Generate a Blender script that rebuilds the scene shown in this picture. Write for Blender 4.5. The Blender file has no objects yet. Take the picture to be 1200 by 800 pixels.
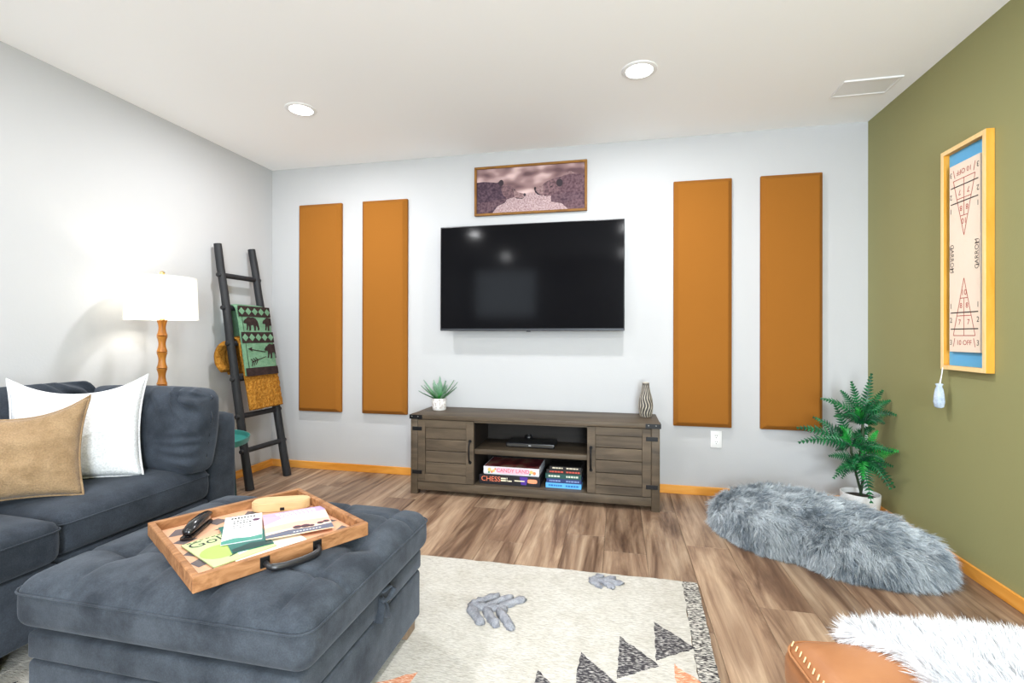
import bpy, bmesh, math, random
import numpy as np
from mathutils import Vector, Matrix, noise

random.seed(7)
rng = np.random.default_rng(7)
PI = math.pi
scene = bpy.context.scene
COL = scene.collection

# ------------------------------------------------------------------ camera
CR = Vector((0.97675381, 0.21435710, 0.00173943))
CU = Vector((-0.00137302, -0.00185821, 0.99999733))
CF = Vector((-0.21435976, 0.97675359, 0.00152070))
EYE = Vector((0.0, 0.0, 1.0784))
FPX, CYP = 563.333, 392.189
cam_data = bpy.data.cameras.new('camera')
cam = bpy.data.objects.new('camera', cam_data)
COL.objects.link(cam)
cam_data.sensor_width = 36.0
cam_data.lens = 36.0 * FPX / 1200.0
cam_data.shift_y = -(400.0 - CYP) / 1200.0
cam_data.clip_start = 0.02
m = Matrix.Identity(4)
for i in range(3):
    m[i][0] = CR[i]; m[i][1] = CU[i]; m[i][2] = -CF[i]; m[i][3] = EYE[i]
cam.matrix_world = m
scene.camera = cam

# ------------------------------------------------------------------ room size
XL, XR, YB, YR, H = -2.797, 1.552, 3.463, -1.9, 2.44

# ------------------------------------------------------------------ world, lights, exposure
world = bpy.data.worlds.new('world')
scene.world = world
world.use_nodes = True
wn = world.node_tree.nodes
wn['Background'].inputs[0].default_value = (0.75, 0.86, 1.0, 1)
wn['Background'].inputs[1].default_value = 2.0
scene.view_settings.view_transform = 'Standard'
scene.view_settings.look = 'None'
scene.view_settings.gamma = 1.0
scene.view_settings.use_curve_mapping = False
scene.view_settings.exposure = 0.12
scene.cycles.use_denoising = True
scene.cycles.diffuse_bounces = 6
scene.cycles.max_bounces = 10
scene.cycles.caustics_reflective = False
scene.cycles.caustics_refractive = False
scene.cycles.sample_clamp_indirect = 6.0

DOWNLIGHT_W = 21.0
FILL_DOOR_W = 86.0  # glazed rear door added out of view as fill for the ceiling
WINDOW_W = 16.0
LAMP_W = 5.0


def area_light(name, loc, rot, shape, size, size_y, watts, color, spread=PI):
    d = bpy.data.lights.new(name, 'AREA')
    d.shape = shape
    d.size = size
    if size_y:
        d.size_y = size_y
    d.energy = watts
    d.color = color
    d.spread = spread
    o = bpy.data.objects.new(name, d)
    COL.objects.link(o)
    o.location = loc
    o.rotation_euler = rot
    return o


# daylight through the rear window; fill light from the added, unseen glazed door
WINDOW_AND_FILL_DOOR = [(-2.62, -1.41, 1.38, 2.31), (0.25, 1.45, 0.06, 2.08)]
for i, (x0, x1, z0, z1) in enumerate(WINDOW_AND_FILL_DOOR):
    area_light('window_and_fill_door_light', ((x0 + x1) / 2, YR + 0.03, (z0 + z1) / 2), (PI / 2, 0, 0), 'RECTANGLE', x1 - x0 - 0.1, z1 - z0 - 0.1,
               (FILL_DOOR_W if i else WINDOW_W) * (x1 - x0) * (z1 - z0), (0.83, 0.93, 1.0))

# ------------------------------------------------------------------ object helpers


def tag(o, label=None, cat=None, group=None, kind=None):
    if label: o['label'] = label
    if cat: o['category'] = cat
    if group: o['group'] = group
    if kind: o['kind'] = kind
    return o


def thing(name, label, cat, loc=(0, 0, 0), rot=(0, 0, 0), group=None):
    o = bpy.data.objects.new(name, None)
    o.empty_display_size = 0.05
    COL.objects.link(o)
    o.location = loc
    o.rotation_euler = rot
    return tag(o, label, cat, group)


def mk(name, verts, faces, mat, parent=None, smooth=False, auto=None):
    me = bpy.data.meshes.new(name)
    me.from_pydata([tuple(v) for v in verts], [], [tuple(f) for f in faces])
    me.update()
    return link(name, me, mat, parent, smooth, auto)


def link(name, me, mat, parent=None, smooth=False, auto=None):
    if mat and not me.materials:
        me.materials.append(mat)
    if smooth:
        me.polygons.foreach_set('use_smooth', [True] * len(me.polygons))
        if auto is not None:
            bm = bmesh.new(); bm.from_mesh(me)
            for e in bm.edges:
                if len(e.link_faces) == 2 and e.calc_face_angle(0) > auto:
                    e.smooth = False
            bm.to_mesh(me); bm.free()
    o = bpy.data.objects.new(name, me)
    COL.objects.link(o)
    if parent is not None:
        o.parent = parent
    return o


def from_bm(name, bm, mat, parent=None, smooth=False, auto=None):
    me = bpy.data.meshes.new(name)
    bmesh.ops.recalc_face_normals(bm, faces=bm.faces)
    bm.to_mesh(me); bm.free()
    return link(name, me, mat, parent, smooth, auto)


def bm_box(bm, x, y, z, M=None):
    vs = [bm.verts.new((a, b, c)) for a in x for b in y for c in z]
    if M is not None:
        for v in vs: v.co = M @ v.co
    q = [(0, 1, 3, 2), (4, 6, 7, 5), (0, 4, 5, 1), (2, 3, 7, 6), (0, 2, 6, 4), (1, 5, 7, 3)]
    return vs, [bm.faces.new([vs[i] for i in f]) for f in q]


def box(name, x, y, z, mat, parent=None, bevel=0.0, seg=2):
    bm = bmesh.new()
    bm_box(bm, x, y, z)
    if bevel > 0:
        bmesh.ops.bevel(bm, geom=list(bm.edges), offset=bevel, segments=seg, affect='EDGES', profile=0.5)
    return from_bm(name, bm, mat, parent, bevel > 0 and seg > 1, math.radians(50))


def boxes(name, lst, mat, parent=None, bevel=0.0):
    bm = bmesh.new()
    for x, y, z in lst:
        bm_box(bm, x, y, z)
    if bevel > 0:
        bmesh.ops.bevel(bm, geom=list(bm.edges), offset=bevel, segments=1, affect='EDGES')
    return from_bm(name, bm, mat, parent)


def lathe_geo(profile, n=24, c=(0, 0), cap=True):
    v, f = [], []
    for r, z in profile:
        for i in range(n):
            a = 2 * PI * i / n
            v.append((c[0] + r * math.cos(a), c[1] + r * math.sin(a), z))
    k = len(profile)
    for j in range(k - 1):
        for i in range(n):
            f.append((j * n + i, j * n + (i + 1) % n, (j + 1) * n + (i + 1) % n, (j + 1) * n + i))
    if cap:
        f.append(tuple(range(n - 1, -1, -1)))
        f.append(tuple((k - 1) * n + i for i in range(n)))
    return v, f


def lathe(name, profile, mat, parent=None, n=24, c=(0, 0), cap=True, smooth=True, auto=0.7):
    v, f = lathe_geo(profile, n, c, cap)
    return mk(name, v, f, mat, parent, smooth, auto)


def tube_geo(pts, rad, n=8, closed=False, flat=1.0):
    pts = [Vector(p) for p in pts]
    v, f = [], []
    L = len(pts)
    up = Vector((0, 0, 1))
    prev = None
    for i, p in enumerate(pts):
        a = pts[(i - 1) % L] if (closed or i > 0) else p
        b = pts[(i + 1) % L] if (closed or i < L - 1) else p
        t = (b - a).normalized()
        s = t.cross(up)
        if s.length < 1e-3:
            s = t.cross(Vector((1, 0, 0)))
        s.normalize()
        if prev is not None and s.dot(prev) < 0: s = -s
        prev = s
        w = s.cross(t).normalized()
        r = rad[i] if isinstance(rad, (list, tuple)) else rad
        for k in range(n):
            an = 2 * PI * k / n
            v.append(p + s * (r * math.cos(an)) + w * (r * flat * math.sin(an)))
    m_ = L if closed else L - 1
    for i in range(m_):
        for k in range(n):
            j = (i + 1) % L
            f.append((i * n + k, i * n + (k + 1) % n, j * n + (k + 1) % n, j * n + k))
    if not closed:
        f.append(tuple(range(n - 1, -1, -1)))
        f.append(tuple((L - 1) * n + k for k in range(n)))
    return v, f


def tube(name, pts, rad, mat, parent=None, n=8, closed=False, flat=1.0):
    v, f = tube_geo(pts, rad, n, closed, flat)
    return mk(name, v, f, mat, parent, True, 1.0)


PRINT = ('title', 'lettering', 'small_print', 'spine_lettering', 'red_markings', 'black_markings', 'fine_print', 'cactus_print', 'woven_motif', 'stitching')


def joined(name, geos, mat, parent=None, smooth=False, auto=None):
    V, F = [], []
    for v, f in geos:
        o = len(V)
        V += list(v)
        F += [tuple(i + o for i in q) for q in f]
    ob_ = mk(name, V, F, mat, parent, smooth, auto)
    if name in PRINT:
        ob_['kind'] = 'stuff'
    return ob_


def cushion_geo(w, d, h, r, n=18, top=0.0, side=0.0, dent=None, wrinkle=0.0, seed=0.0):
    """soft rounded box centred on x, y; bottom at z=0; top crown and bulging sides"""
    bm = bmesh.new()
    bmesh.ops.create_cube(bm, size=2.0)
    bmesh.ops.subdivide_edges(bm, edges=list(bm.edges), cuts=n, use_grid_fill=True)
    hw, hd, hh = w / 2, d / 2, h / 2
    for vt in bm.verts:
        c = vt.co
        # concentrate samples towards the rim
        p = Vector((math.copysign(abs(c.x) ** 0.8, c.x) * hw, math.copysign(abs(c.y) ** 0.8, c.y) * hd, c.z * hh))
        q = Vector((max(-hw + r, min(hw - r, p.x)), max(-hd + r, min(hd - r, p.y)), max(-hh + r, min(hh - r, p.z))))
        dv = p - q
        if dv.length > 1e-9:
            p = q + dv.normalized() * min(r, dv.length if max(abs(dv.x), abs(dv.y), abs(dv.z)) < r * 0.999 else r)
        sx, sy = p.x / hw, p.y / hd
        if p.z > 0:
            p.z += top * max(0, 1 - sx ** 4) * max(0, 1 - sy ** 4) * (p.z / hh)
        zz = max(0.0, 1 - (p.z / (hh + 1e-6)) ** 2)
        if side:
            k = side * zz
            p.x += k * sx * (1 - 0.5 * sy * sy)
            p.y += k * sy * (1 - 0.5 * sx * sx)
        if dent and p.z > 0:
            p.z += dent(p.x, p.y) * max(0.0, min(1.0, (p.z / hh - 0.3) / 0.5))
        if wrinkle:
            nv = noise.noise(Vector((p.x * 6 + seed, p.y * 6, p.z * 6))) + 0.5 * noise.noise(Vector((p.x * 14, p.y * 14 + seed, p.z * 14)))
            p += p.normalized() * nv * wrinkle
        vt.co = p + Vector((0, 0, hh))
    return bm


def piping_loop(w, d, z, r, rc=0.05, inset=0.0):
    pts = []
    hw, hd = w / 2 - inset, d / 2 - inset
    for cx, cy, a0 in ((hw - rc, hd - rc, 0), (-hw + rc, hd - rc, 90), (-hw + rc, -hd + rc, 180), (hw - rc, -hd + rc, 270)):
        for k in range(6):
            a = math.radians(a0 + 18 * k)
            pts.append((cx + rc * math.cos(a), cy + rc * math.sin(a), z))
    return tube_geo(pts, r, 6, True)


def pillow_mesh(w, h, th, chop, seed, n=34, wr=0.006):
    """throw pillow in its own x (width), z (height) plane, bottom edge at z=0, facing -y"""
    V, F = [], []
    for side in (1, -1):
        for j in range(n + 1):
            for i in range(n + 1):
                s, t = 2 * i / n - 1, 2 * j / n - 1
                pin = 0.10
                x = w / 2 * s * (1 - pin * (1 - t * t))
                z = h / 2 * (t * (1 - pin * (1 - s * s)))
                k = ((t + 1) / 2)
                z -= chop * (1 - abs(s) ** 2.3) * k ** 2.0
                x *= 1 + 0.03 * chop * 10 * k ** 3
                e = max(0.0, (1 - s * s) * (1 - t * t)) ** 0.42
                y = side * th / 2 * e * (1 - 0.25 * k * (1 if chop else 0))
                if e > 0:
                    nn = noise.noise(Vector((s * 2.2 + seed, t * 2.2, side * 1.7))) * wr * 2
                    edge = (1 - e) * 2.0
                    nn += wr * edge * noise.noise(Vector((s * 7 + seed, t * 7, side)))
                    # chop crease
                    y -= side * chop * 0.25 * math.exp(-(s / 0.12) ** 2) * k ** 2 * e
                    y += side * nn * e
                V.append((x, y, z + h / 2))
    N = (n + 1) ** 2
    for sd in range(2):
        for j in range(n):
            for i in range(n):
                a = sd * N + j * (n + 1) + i
                q = (a, a + 1, a + n + 2, a + n + 1)
                F.append(q if sd == 1 else q[::-1])
    bm = bmesh.new()
    vs = [bm.verts.new(v) for v in V]
    for f in F: bm.faces.new([vs[i] for i in f])
    bmesh.ops.remove_doubles(bm, verts=bm.verts, dist=1e-5)
    return bm


def smooth_poly(pts, n=6):
    """closed Catmull-Rom through 2D points"""
    out = []
    L = len(pts)
    for i in range(L):
        p0, p1, p2, p3 = (np.array(pts[(i + k) % L]) for k in (-1, 0, 1, 2))
        for k in range(n):
            t = k / n
            out.append(tuple(0.5 * (2 * p1 + (p2 - p0) * t + (2 * p0 - 5 * p1 + 4 * p2 - p3) * t * t + (3 * p1 - p0 - 3 * p2 + p3) * t ** 3)))
    return out


def poly_slab(pts, z0, z1):
    """2D outline extruded along z"""
    n = len(pts)
    v = [(p[0], p[1], z0) for p in pts] + [(p[0], p[1], z1) for p in pts]
    f = [tuple(range(n - 1, -1, -1)), tuple(range(n, 2 * n))]
    f += [(i, (i + 1) % n, n + (i + 1) % n, n + i) for i in range(n)]
    return v, f


def on_plane(geo, o, r, u):
    """move geometry drawn in (x right, y up, z out) on to the plane at o with axes r, u"""
    o, r, u = Vector(o), Vector(r).normalized(), Vector(u).normalized()
    nrm = r.cross(u)
    v, f = geo
    return [o + r * p[0] + u * p[1] + nrm * p[2] for p in v], f


def text_geo(body, size, x=0, y=0, rot=0.0, z=0.0, align='CENTER', squeeze=1.0):
    cu = bpy.data.curves.new('lettering', 'FONT')
    cu.body = body
    cu.size = size
    cu.align_x = align
    cu.align_y = 'CENTER'
    cu.resolution_u = 3
    ob = bpy.data.objects.new('lettering', cu)
    me = bpy.data.meshes.new_from_object(ob)
    c, s = math.cos(rot), math.sin(rot)
    v = [(x + c * p.co.x * squeeze - s * p.co.y, y + s * p.co.x * squeeze + c * p.co.y, z) for p in me.vertices]
    f = [tuple(q.vertices) for q in me.polygons]
    bpy.data.meshes.remove(me)
    bpy.data.objects.remove(ob)
    bpy.data.curves.remove(cu)
    return v, f


def line_geo(x0, y0, x1, y1, w, z=0.0):
    d = Vector((x1 - x0, y1 - y0)); L = d.length; d /= L
    n_ = Vector((-d.y, d.x)) * w / 2
    return [(x0 + n_.x, y0 + n_.y, z), (x0 - n_.x, y0 - n_.y, z), (x1 - n_.x, y1 - n_.y, z), (x1 + n_.x, y1 + n_.y, z)], [(0, 1, 2, 3)]


def poly_geo(pts, z=0.0):
    """flat, possibly concave outline, triangulated"""
    bm = bmesh.new()
    fc = bm.faces.new([bm.verts.new((p[0], p[1], z)) for p in pts])
    bmesh.ops.triangulate(bm, faces=[fc])
    bm.verts.index_update()
    r = [tuple(v.co) for v in bm.verts], [tuple(v.index for v in q.verts) for q in bm.faces]
    bm.free()
    return r


# ------------------------------------------------------------------ materials
def srgb(r, g, b):
    return tuple(((c / 255 + 0.055) / 1.055) ** 2.4 if c > 10 else c / 255 / 12.92 for c in (r, g, b))


class Mat:
    def __init__(self, name, color=(0.8, 0.8, 0.8), rough=0.5, metal=0.0, spec=0.5):
        self.m = bpy.data.materials.new(name)
        self.m.use_nodes = True
        self.t = self.m.node_tree
        self.b = self.t.nodes['Principled BSDF']
        self.b.inputs['Base Color'].default_value = (*color, 1)
        self.b.inputs['Roughness'].default_value = rough
        self.b.inputs['Metallic'].default_value = metal
        self.b.inputs['Specular IOR Level'].default_value = spec

    def n(self, kind, **kw):
        o = self.t.nodes.new(kind)
        for k, v in kw.items():
            if k in o.inputs: o.inputs[k].default_value = v
            else: setattr(o, k, v)
        return o

    def l(self, a, b): self.t.links.new(a, b)

    def coords(self, scale=(1, 1, 1), rnd=False, kind='Object'):
        tc = self.n('ShaderNodeTexCoord')
        mp = self.n('ShaderNodeMapping')
        mp.inputs['Scale'].default_value = scale
        self.l(tc.outputs[kind], mp.inputs['Vector'])
        if rnd:
            oi = self.n('ShaderNodeObjectInfo')
            mu = self.n('ShaderNodeMath', operation='MULTIPLY')
            mu.inputs[1].default_value = 37.0
            self.l(oi.outputs['Random'], mu.inputs[0])
            self.l(mu.outputs[0], mp.inputs['Location'])
        return mp.outputs['Vector']

    def noise(self, vec, scale=5.0, detail=4.0, rough=0.5, dist=0.0):
        o = self.n('ShaderNodeTexNoise')
        o.inputs['Scale'].default_value = scale
        o.inputs['Detail'].default_value = detail
        o.inputs['Roughness'].default_value = rough
        o.inputs['Distortion'].default_value = dist
        self.l(vec, o.inputs['Vector'])
        return o.outputs['Fac']

    def ramp(self, fac, stops):
        o = self.n('ShaderNodeValToRGB')
        e = o.color_ramp.elements
        while len(e) < len(stops): e.new(0.5)
        for k, (p, c) in enumerate(stops):
            e[k].position = p
            e[k].color = (*c, 1)
        self.l(fac, o.inputs['Fac'])
        return o.outputs['Color']

    def mix(self, a, b, fac=0.5, mode='MIX'):
        o = self.n('ShaderNodeMixRGB', blend_type=mode)
        for s, val in ((o.inputs[0], fac), (o.inputs[1], a), (o.inputs[2], b)):
            if hasattr(val, 'is_linked'): self.l(val, s)
            elif isinstance(val, (int, float)): s.default_value = val
            else: s.default_value = (*val, 1)
        return o.outputs[0]

    def color(self, sock): self.l(sock, self.b.inputs['Base Color'])

    def bump(self, fac, strength=0.2, dist=0.005):
        o = self.n('ShaderNodeBump')
        o.inputs['Strength'].default_value = strength
        o.inputs['Distance'].default_value = dist
        self.l(fac, o.inputs['Height'])
        self.l(o.outputs['Normal'], self.b.inputs['Normal'])


def plain(name, color, rough=0.5, metal=0.0, spec=0.5):
    return Mat(name, color, rough, metal, spec).m


def paint(name, color, rough=0.75, bump=0.12):
    k = Mat(name, color, rough, spec=0.3)
    v = k.coords()
    k.bump(k.noise(v, 90, 3), bump, 0.003)
    return k.m


def wood(name, stops, scale=(12, 1.2, 12), rough=0.45, rnd=True, detail=6, dist=1.2, bump=0.1, value=0.0):
    k = Mat(name, (0.5, 0.3, 0.2), rough, spec=0.35)
    v = k.coords(scale, rnd)
    f = k.noise(v, 1.0, detail, 0.62, dist)
    c = k.ramp(f, stops)
    if value:
        oi = k.n('ShaderNodeObjectInfo')
        mr = k.n('ShaderNodeMapRange')
        mr.inputs['To Min'].default_value = 1 - value
        mr.inputs['To Max'].default_value = 1 + value
        k.l(oi.outputs['Random'], mr.inputs['Value'])
        hs = k.n('ShaderNodeHueSaturation')
        k.l(mr.outputs[0], hs.inputs['Value'])
        k.l(c, hs.inputs['Color'])
        c = hs.outputs['Color']
    k.color(c)
    k.bump(f, bump, 0.004)
    return k.m


def fabric(name, c1, c2, scale=9.0, fine=400.0, rough=0.95, bump=0.25, sheen=0.0, bdist=0.003):
    k = Mat(name, c1, rough, spec=0.15)
    v = k.coords()
    f = k.noise(v, scale, 5, 0.6)
    g = k.noise(v, fine, 2, 0.5)
    c = k.ramp(f, [(0.35, c1), (0.65, c2)])
    c = k.mix(c, k.ramp(g, [(0.3, (0.75, 0.75, 0.75)), (0.7, (1.15, 1.15, 1.15))]), 0.7, 'MULTIPLY')
    k.color(c)
    if sheen:
        k.b.inputs['Sheen Weight'].default_value = sheen
        k.b.inputs['Sheen Roughness'].default_value = 0.45
        k.b.inputs['Sheen Tint'].default_value = (0.75, 0.82, 0.95, 1)
    k.bump(g, bump, bdist)
    return k.m


WHITE_WALL = paint('white_wall_paint', (0.49, 0.494, 0.504))
CEILING = paint('ceiling_paint', (0.94, 0.945, 0.95), 0.85, 0.06)
GREEN_WALL = paint('olive_wall_paint', (0.285, 0.278, 0.125), 0.7)
PINE = wood('pine_baseboard', [(0.3, srgb(206, 132, 44)), (0.55, srgb(230, 160, 70)), (0.8, srgb(238, 182, 104))], (2, 2, 14), 0.4, True, 3, 0.6, 0.03)
FLOOR = None
k = Mat('vinyl_plank', (0.4, 0.3, 0.2), 0.42, spec=0.4)
v_ = k.coords((9, 0.9, 9), True)
f_ = k.noise(v_, 1.0, 8, 0.62, 1.6)
c_ = k.ramp(f_, [(0.25, srgb(66, 50, 40)), (0.39, srgb(118, 93, 75)), (0.51, srgb(154, 129, 107)), (0.64, srgb(180, 157, 133)), (0.82, srgb(202, 183, 162))])
vb = k.coords((55, 2.2, 55), True)
fb = k.noise(vb, 1.0, 7, 0.68, 1.0)
c_ = k.mix(c_, k.ramp(fb, [(0.3, (0.68, 0.64, 0.62)), (0.65, (1.08, 1.08, 1.08))]), 0.75, 'MULTIPLY')
vk = k.coords((3.2, 1.1, 3.2), True)
fk = k.noise(vk, 1.0, 3, 0.5, 2.0)
c_ = k.mix(c_, k.ramp(fk, [(0.35, (0.70, 0.64, 0.60)), (0.55, (1.0, 0.98, 0.97)), (0.75, (1.10, 1.05, 1.0))]), 0.8, 'MULTIPLY')
oi = k.n('ShaderNodeObjectInfo')
mr = k.n('ShaderNodeMapRange')
mr.inputs['To Min'].default_value = 0.80
mr.inputs['To Max'].default_value = 1.14
k.l(oi.outputs['Random'], mr.inputs['Value'])
hs = k.n('ShaderNodeHueSaturation')
k.l(mr.outputs[0], hs.inputs['Value'])
k.l(c_, hs.inputs['Color'])
k.color(hs.outputs['Color'])
k.bump(fb, 0.08, 0.002)
FLOOR = k.m
SUBFLOOR = plain('dark_joint', (0.06, 0.045, 0.035), 0.8)
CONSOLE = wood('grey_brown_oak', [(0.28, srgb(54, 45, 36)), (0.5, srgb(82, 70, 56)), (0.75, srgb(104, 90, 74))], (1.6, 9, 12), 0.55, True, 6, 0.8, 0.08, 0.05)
CONSOLE_SHADED = wood('shade_darkened_oak_interior', [(0.3, srgb(26, 21, 17)), (0.7, srgb(42, 34, 28))], (1.6, 9, 12), 0.6, True, 5, 0.8, 0.05)  # console oak darkened so its colour carries the shade of the interior
BLACK_IRON = plain('black_iron', (0.012, 0.012, 0.013), 0.45, 0.6)
BLACK = plain('black_plastic', (0.012, 0.012, 0.014), 0.35)
WHITE_PLASTIC = plain('white_plastic', (0.80, 0.80, 0.80), 0.4)
MUSTARD_PANEL = None
k = Mat('mustard_acoustic_fabric', srgb(186, 122, 48), 0.9, spec=0.15)
vv = k.coords()
k.color(k.ramp(k.noise(vv, 260, 2), [(0.3, srgb(138, 85, 27)), (0.7, srgb(151, 97, 37))]))
k.bump(k.noise(vv, 500, 2), 0.12, 0.002)
MUSTARD_PANEL = k.m
k = Mat('tv_screen_glass', (0.004, 0.004, 0.005), 0.10, spec=0.05)
SCREEN = k.m
SOFA = fabric('charcoal_blue_velvet', srgb(38, 43, 50), srgb(58, 64, 73), 7.0, 240.0, 0.9, 0.2, 0.12)
OTTO = fabric('slate_blue_velvet', srgb(42, 47, 54), srgb(68, 74, 82), 9.0, 260.0, 0.9, 0.2, 0.12)
SEAM = plain('dark_seam_thread', (0.02, 0.024, 0.03), 0.9)
WHITE_FABRIC = fabric('white_boucle', (0.68, 0.69, 0.71), (0.74, 0.75, 0.77), 20.0, 160.0, 0.95, 0.3, 0.1, 0.005)
TAN_FABRIC = fabric('tan_woven', srgb(136, 111, 82), srgb(154, 129, 99), 16.0, 210.0, 0.95, 0.6, 0.2, 0.006)
CHARCOAL_WOOD = wood('charcoal_stained_wood', [(0.3, (0.009, 0.010, 0.012)), (0.7, (0.024, 0.025, 0.029))], (20, 20, 2), 0.6)
LAMP_WOOD = wood('honey_turned_wood', [(0.3, srgb(140, 82, 24)), (0.7, srgb(190, 124, 48))], (16, 16, 3), 0.35)
BRASS = plain('brass', (0.75, 0.55, 0.24), 0.3, 1.0)
TEAL = plain('teal_enamel', srgb(40, 118, 112), 0.35)
TEAL_DARK = plain('dark_teal_metal', srgb(30, 58, 64), 0.4, 0.3)
CREAM_RUG = None
k = Mat('cream_woven_wool', (0.7, 0.68, 0.62), 0.95, spec=0.1)
v1 = k.coords((60, 260, 60))
fw = k.noise(v1, 1.0, 3)
v2 = k.coords((1, 1, 1))
f2 = k.noise(v2, 7, 5, 0.65)
c = k.mix(k.ramp(fw, [(0.3, srgb(172, 168, 160)), (0.62, srgb(203, 200, 193))]), k.ramp(f2, [(0.34, srgb(216, 211, 202)), (0.6, (0.98, 0.98, 0.98))]), 0.4, 'MULTIPLY')
k.color(c); k.bump(fw, 0.6, 0.006)
CREAM_RUG = k.m
def rug_yarn(name, dark, light, lo=0.46, hi=0.58):
    k = Mat(name, dark, 0.95, spec=0.1)
    f = k.noise(k.coords((70, 300, 70)), 1.0, 3)
    k.color(k.ramp(f, [(lo, dark), (hi, light)]))
    k.bump(f, 0.6, 0.006)
    return k.m
RUG_DARK = rug_yarn('charcoal_cream_yarn', srgb(62, 60, 64), srgb(190, 186, 182), 0.50, 0.66)
RUG_BAND = rug_yarn('salt_pepper_yarn', srgb(58, 56, 58), srgb(206, 202, 194), 0.44, 0.58)
RUG_ORANGE = rug_yarn('terracotta_cream_yarn', srgb(202, 132, 98), srgb(232, 206, 184), 0.48, 0.66)
TUFT = fabric('grey_tufted_wool', srgb(140, 142, 150), srgb(168, 170, 178), 40, 220, 0.95, 0.9, 0.0, 0.01)
LEATHER = None
k = Mat('cognac_leather', srgb(200, 132, 78), 0.5, spec=0.35)
vv = k.coords()
k.color(k.ramp(k.noise(vv, 7, 4), [(0.3, srgb(150, 98, 60)), (0.7, srgb(170, 118, 78))]))
k.bump(k.noise(vv, 220, 3), 0.15, 0.002)
LEATHER = k.m
THREAD = plain('cream_thread', srgb(226, 190, 140), 0.8)


def fur_mat(name, lo, hi, trans=0.0):
    k = Mat(name, hi, 0.75, spec=0.25)
    a = k.n('ShaderNodeAttribute', attribute_name='tone')
    k.color(k.ramp(a.outputs['Fac'], [(0.0, lo), (1.0, hi)]))
    if trans:
        k.b.inputs['Subsurface Weight'].default_value = 0.0
    return k.m


FUR_GREY = fur_mat('grey_blue_fur', srgb(104, 118, 130), srgb(226, 233, 238))
FUR_WHITE = fur_mat('white_fur', srgb(208, 210, 214), srgb(236, 237, 240))
HIDE_GREY = plain('grey_backing', srgb(110, 120, 128), 0.9)
HIDE_WHITE = plain('white_backing', (0.8, 0.8, 0.8), 0.9)
LIGHT_WOOD = wood('maple_frame', [(0.3, srgb(238, 200, 136)), (0.7, srgb(248, 218, 164))], (12, 12, 2), 0.4)
FRAME_SIDE = LIGHT_WOOD

# ------------------------------------------------------------------ the room
floor = thing('floor', None, None)
tag(floor, 'brown wood-look plank floor', None, None, 'structure')
box('subfloor', (XL - 0.1, XR + 0.1), (YR - 0.1, YB + 0.1), (-0.06, -0.006), SUBFLOOR, floor)
PW, PL = 0.205, 1.22
x = -0.065 - PW * 14
row = 0
while x < XR:
    x0, x1 = max(x, XL), min(x + PW, XR)
    off = 2.46 if abs(x + 0.065) < 1e-6 else 2.46 - PL * ((row * 0.37 + random.uniform(-0.08, 0.08)) % 1.0)
    y = off - PL * 6
    while y < YB:
        y0, y1 = max(y, YR), min(y + PL, YB)
        if x1 - x0 > 0.01 and y1 - y0 > 0.02:
            cx, cy = (x0 + x1) / 2, (y0 + y1) / 2
            hx, hy = (x1 - x0) / 2 - 0.0006, (y1 - y0) / 2 - 0.0006
            b = 0.0012
            vs = [(sx * hx, sy * hy, -0.006) for sx, sy in ((-1, -1), (1, -1), (1, 1), (-1, 1))]
            vs += [(sx * hx, sy * hy, -b) for sx, sy in ((-1, -1), (1, -1), (1, 1), (-1, 1))]
            vs += [(sx * (hx - b), sy * (hy - b), 0.0) for sx, sy in ((-1, -1), (1, -1), (1, 1), (-1, 1))]
            fs = [(8, 9, 10, 11)] + [(i, (i + 1) % 4, 4 + (i + 1) % 4, 4 + i) for i in range(4)] + [(4 + i, 4 + (i + 1) % 4, 8 + (i + 1) % 4, 8 + i) for i in range(4)]
            p = mk('plank', vs, fs, FLOOR, floor)
            p.location = (cx, cy, 0)
        y += PL
    x += PW
    row += 1


def struct(o):
    o['kind'] = 'structure'
    return o


struct(box('ceiling', (XL - 0.1, XR + 0.1), (YR - 0.1, YB + 0.1), (H, H + 0.08), CEILING))
struct(box('wall_back', (XL - 0.1, XR + 0.1), (YB, YB + 0.1), (-0.05, H), WHITE_WALL))
struct(box('wall_left', (XL - 0.1, XL), (YR - 0.1, YB), (-0.05, H), WHITE_WALL))
struct(box('wall_right', (XR, XR + 0.1), (YR - 0.1, YB), (-0.05, H), GREEN_WALL))
# rear wall (behind the camera) with the window opening and one for the added fill door
segs = []
xs = [XL, WINDOW_AND_FILL_DOOR[0][0], WINDOW_AND_FILL_DOOR[0][1], WINDOW_AND_FILL_DOOR[1][0], WINDOW_AND_FILL_DOOR[1][1], XR]
for i in range(5):
    if i in (1, 3):
        w_ = WINDOW_AND_FILL_DOOR[(i - 1) // 2]
        segs.append(((xs[i], xs[i + 1]), (YR - 0.1, YR), (-0.05, w_[2])))
        segs.append(((xs[i], xs[i + 1]), (YR - 0.1, YR), (w_[3], H)))
    else:
        segs.append(((xs[i], xs[i + 1]), (YR - 0.1, YR), (-0.05, H)))
struct(boxes('wall_rear', segs, WHITE_WALL))
GLASS = Mat('window_glass', (0.9, 0.95, 1.0), 0.05)
GLASS.b.inputs['Transmission Weight'].default_value = 1.0
GLASS.b.inputs['IOR'].default_value = 1.1
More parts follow.
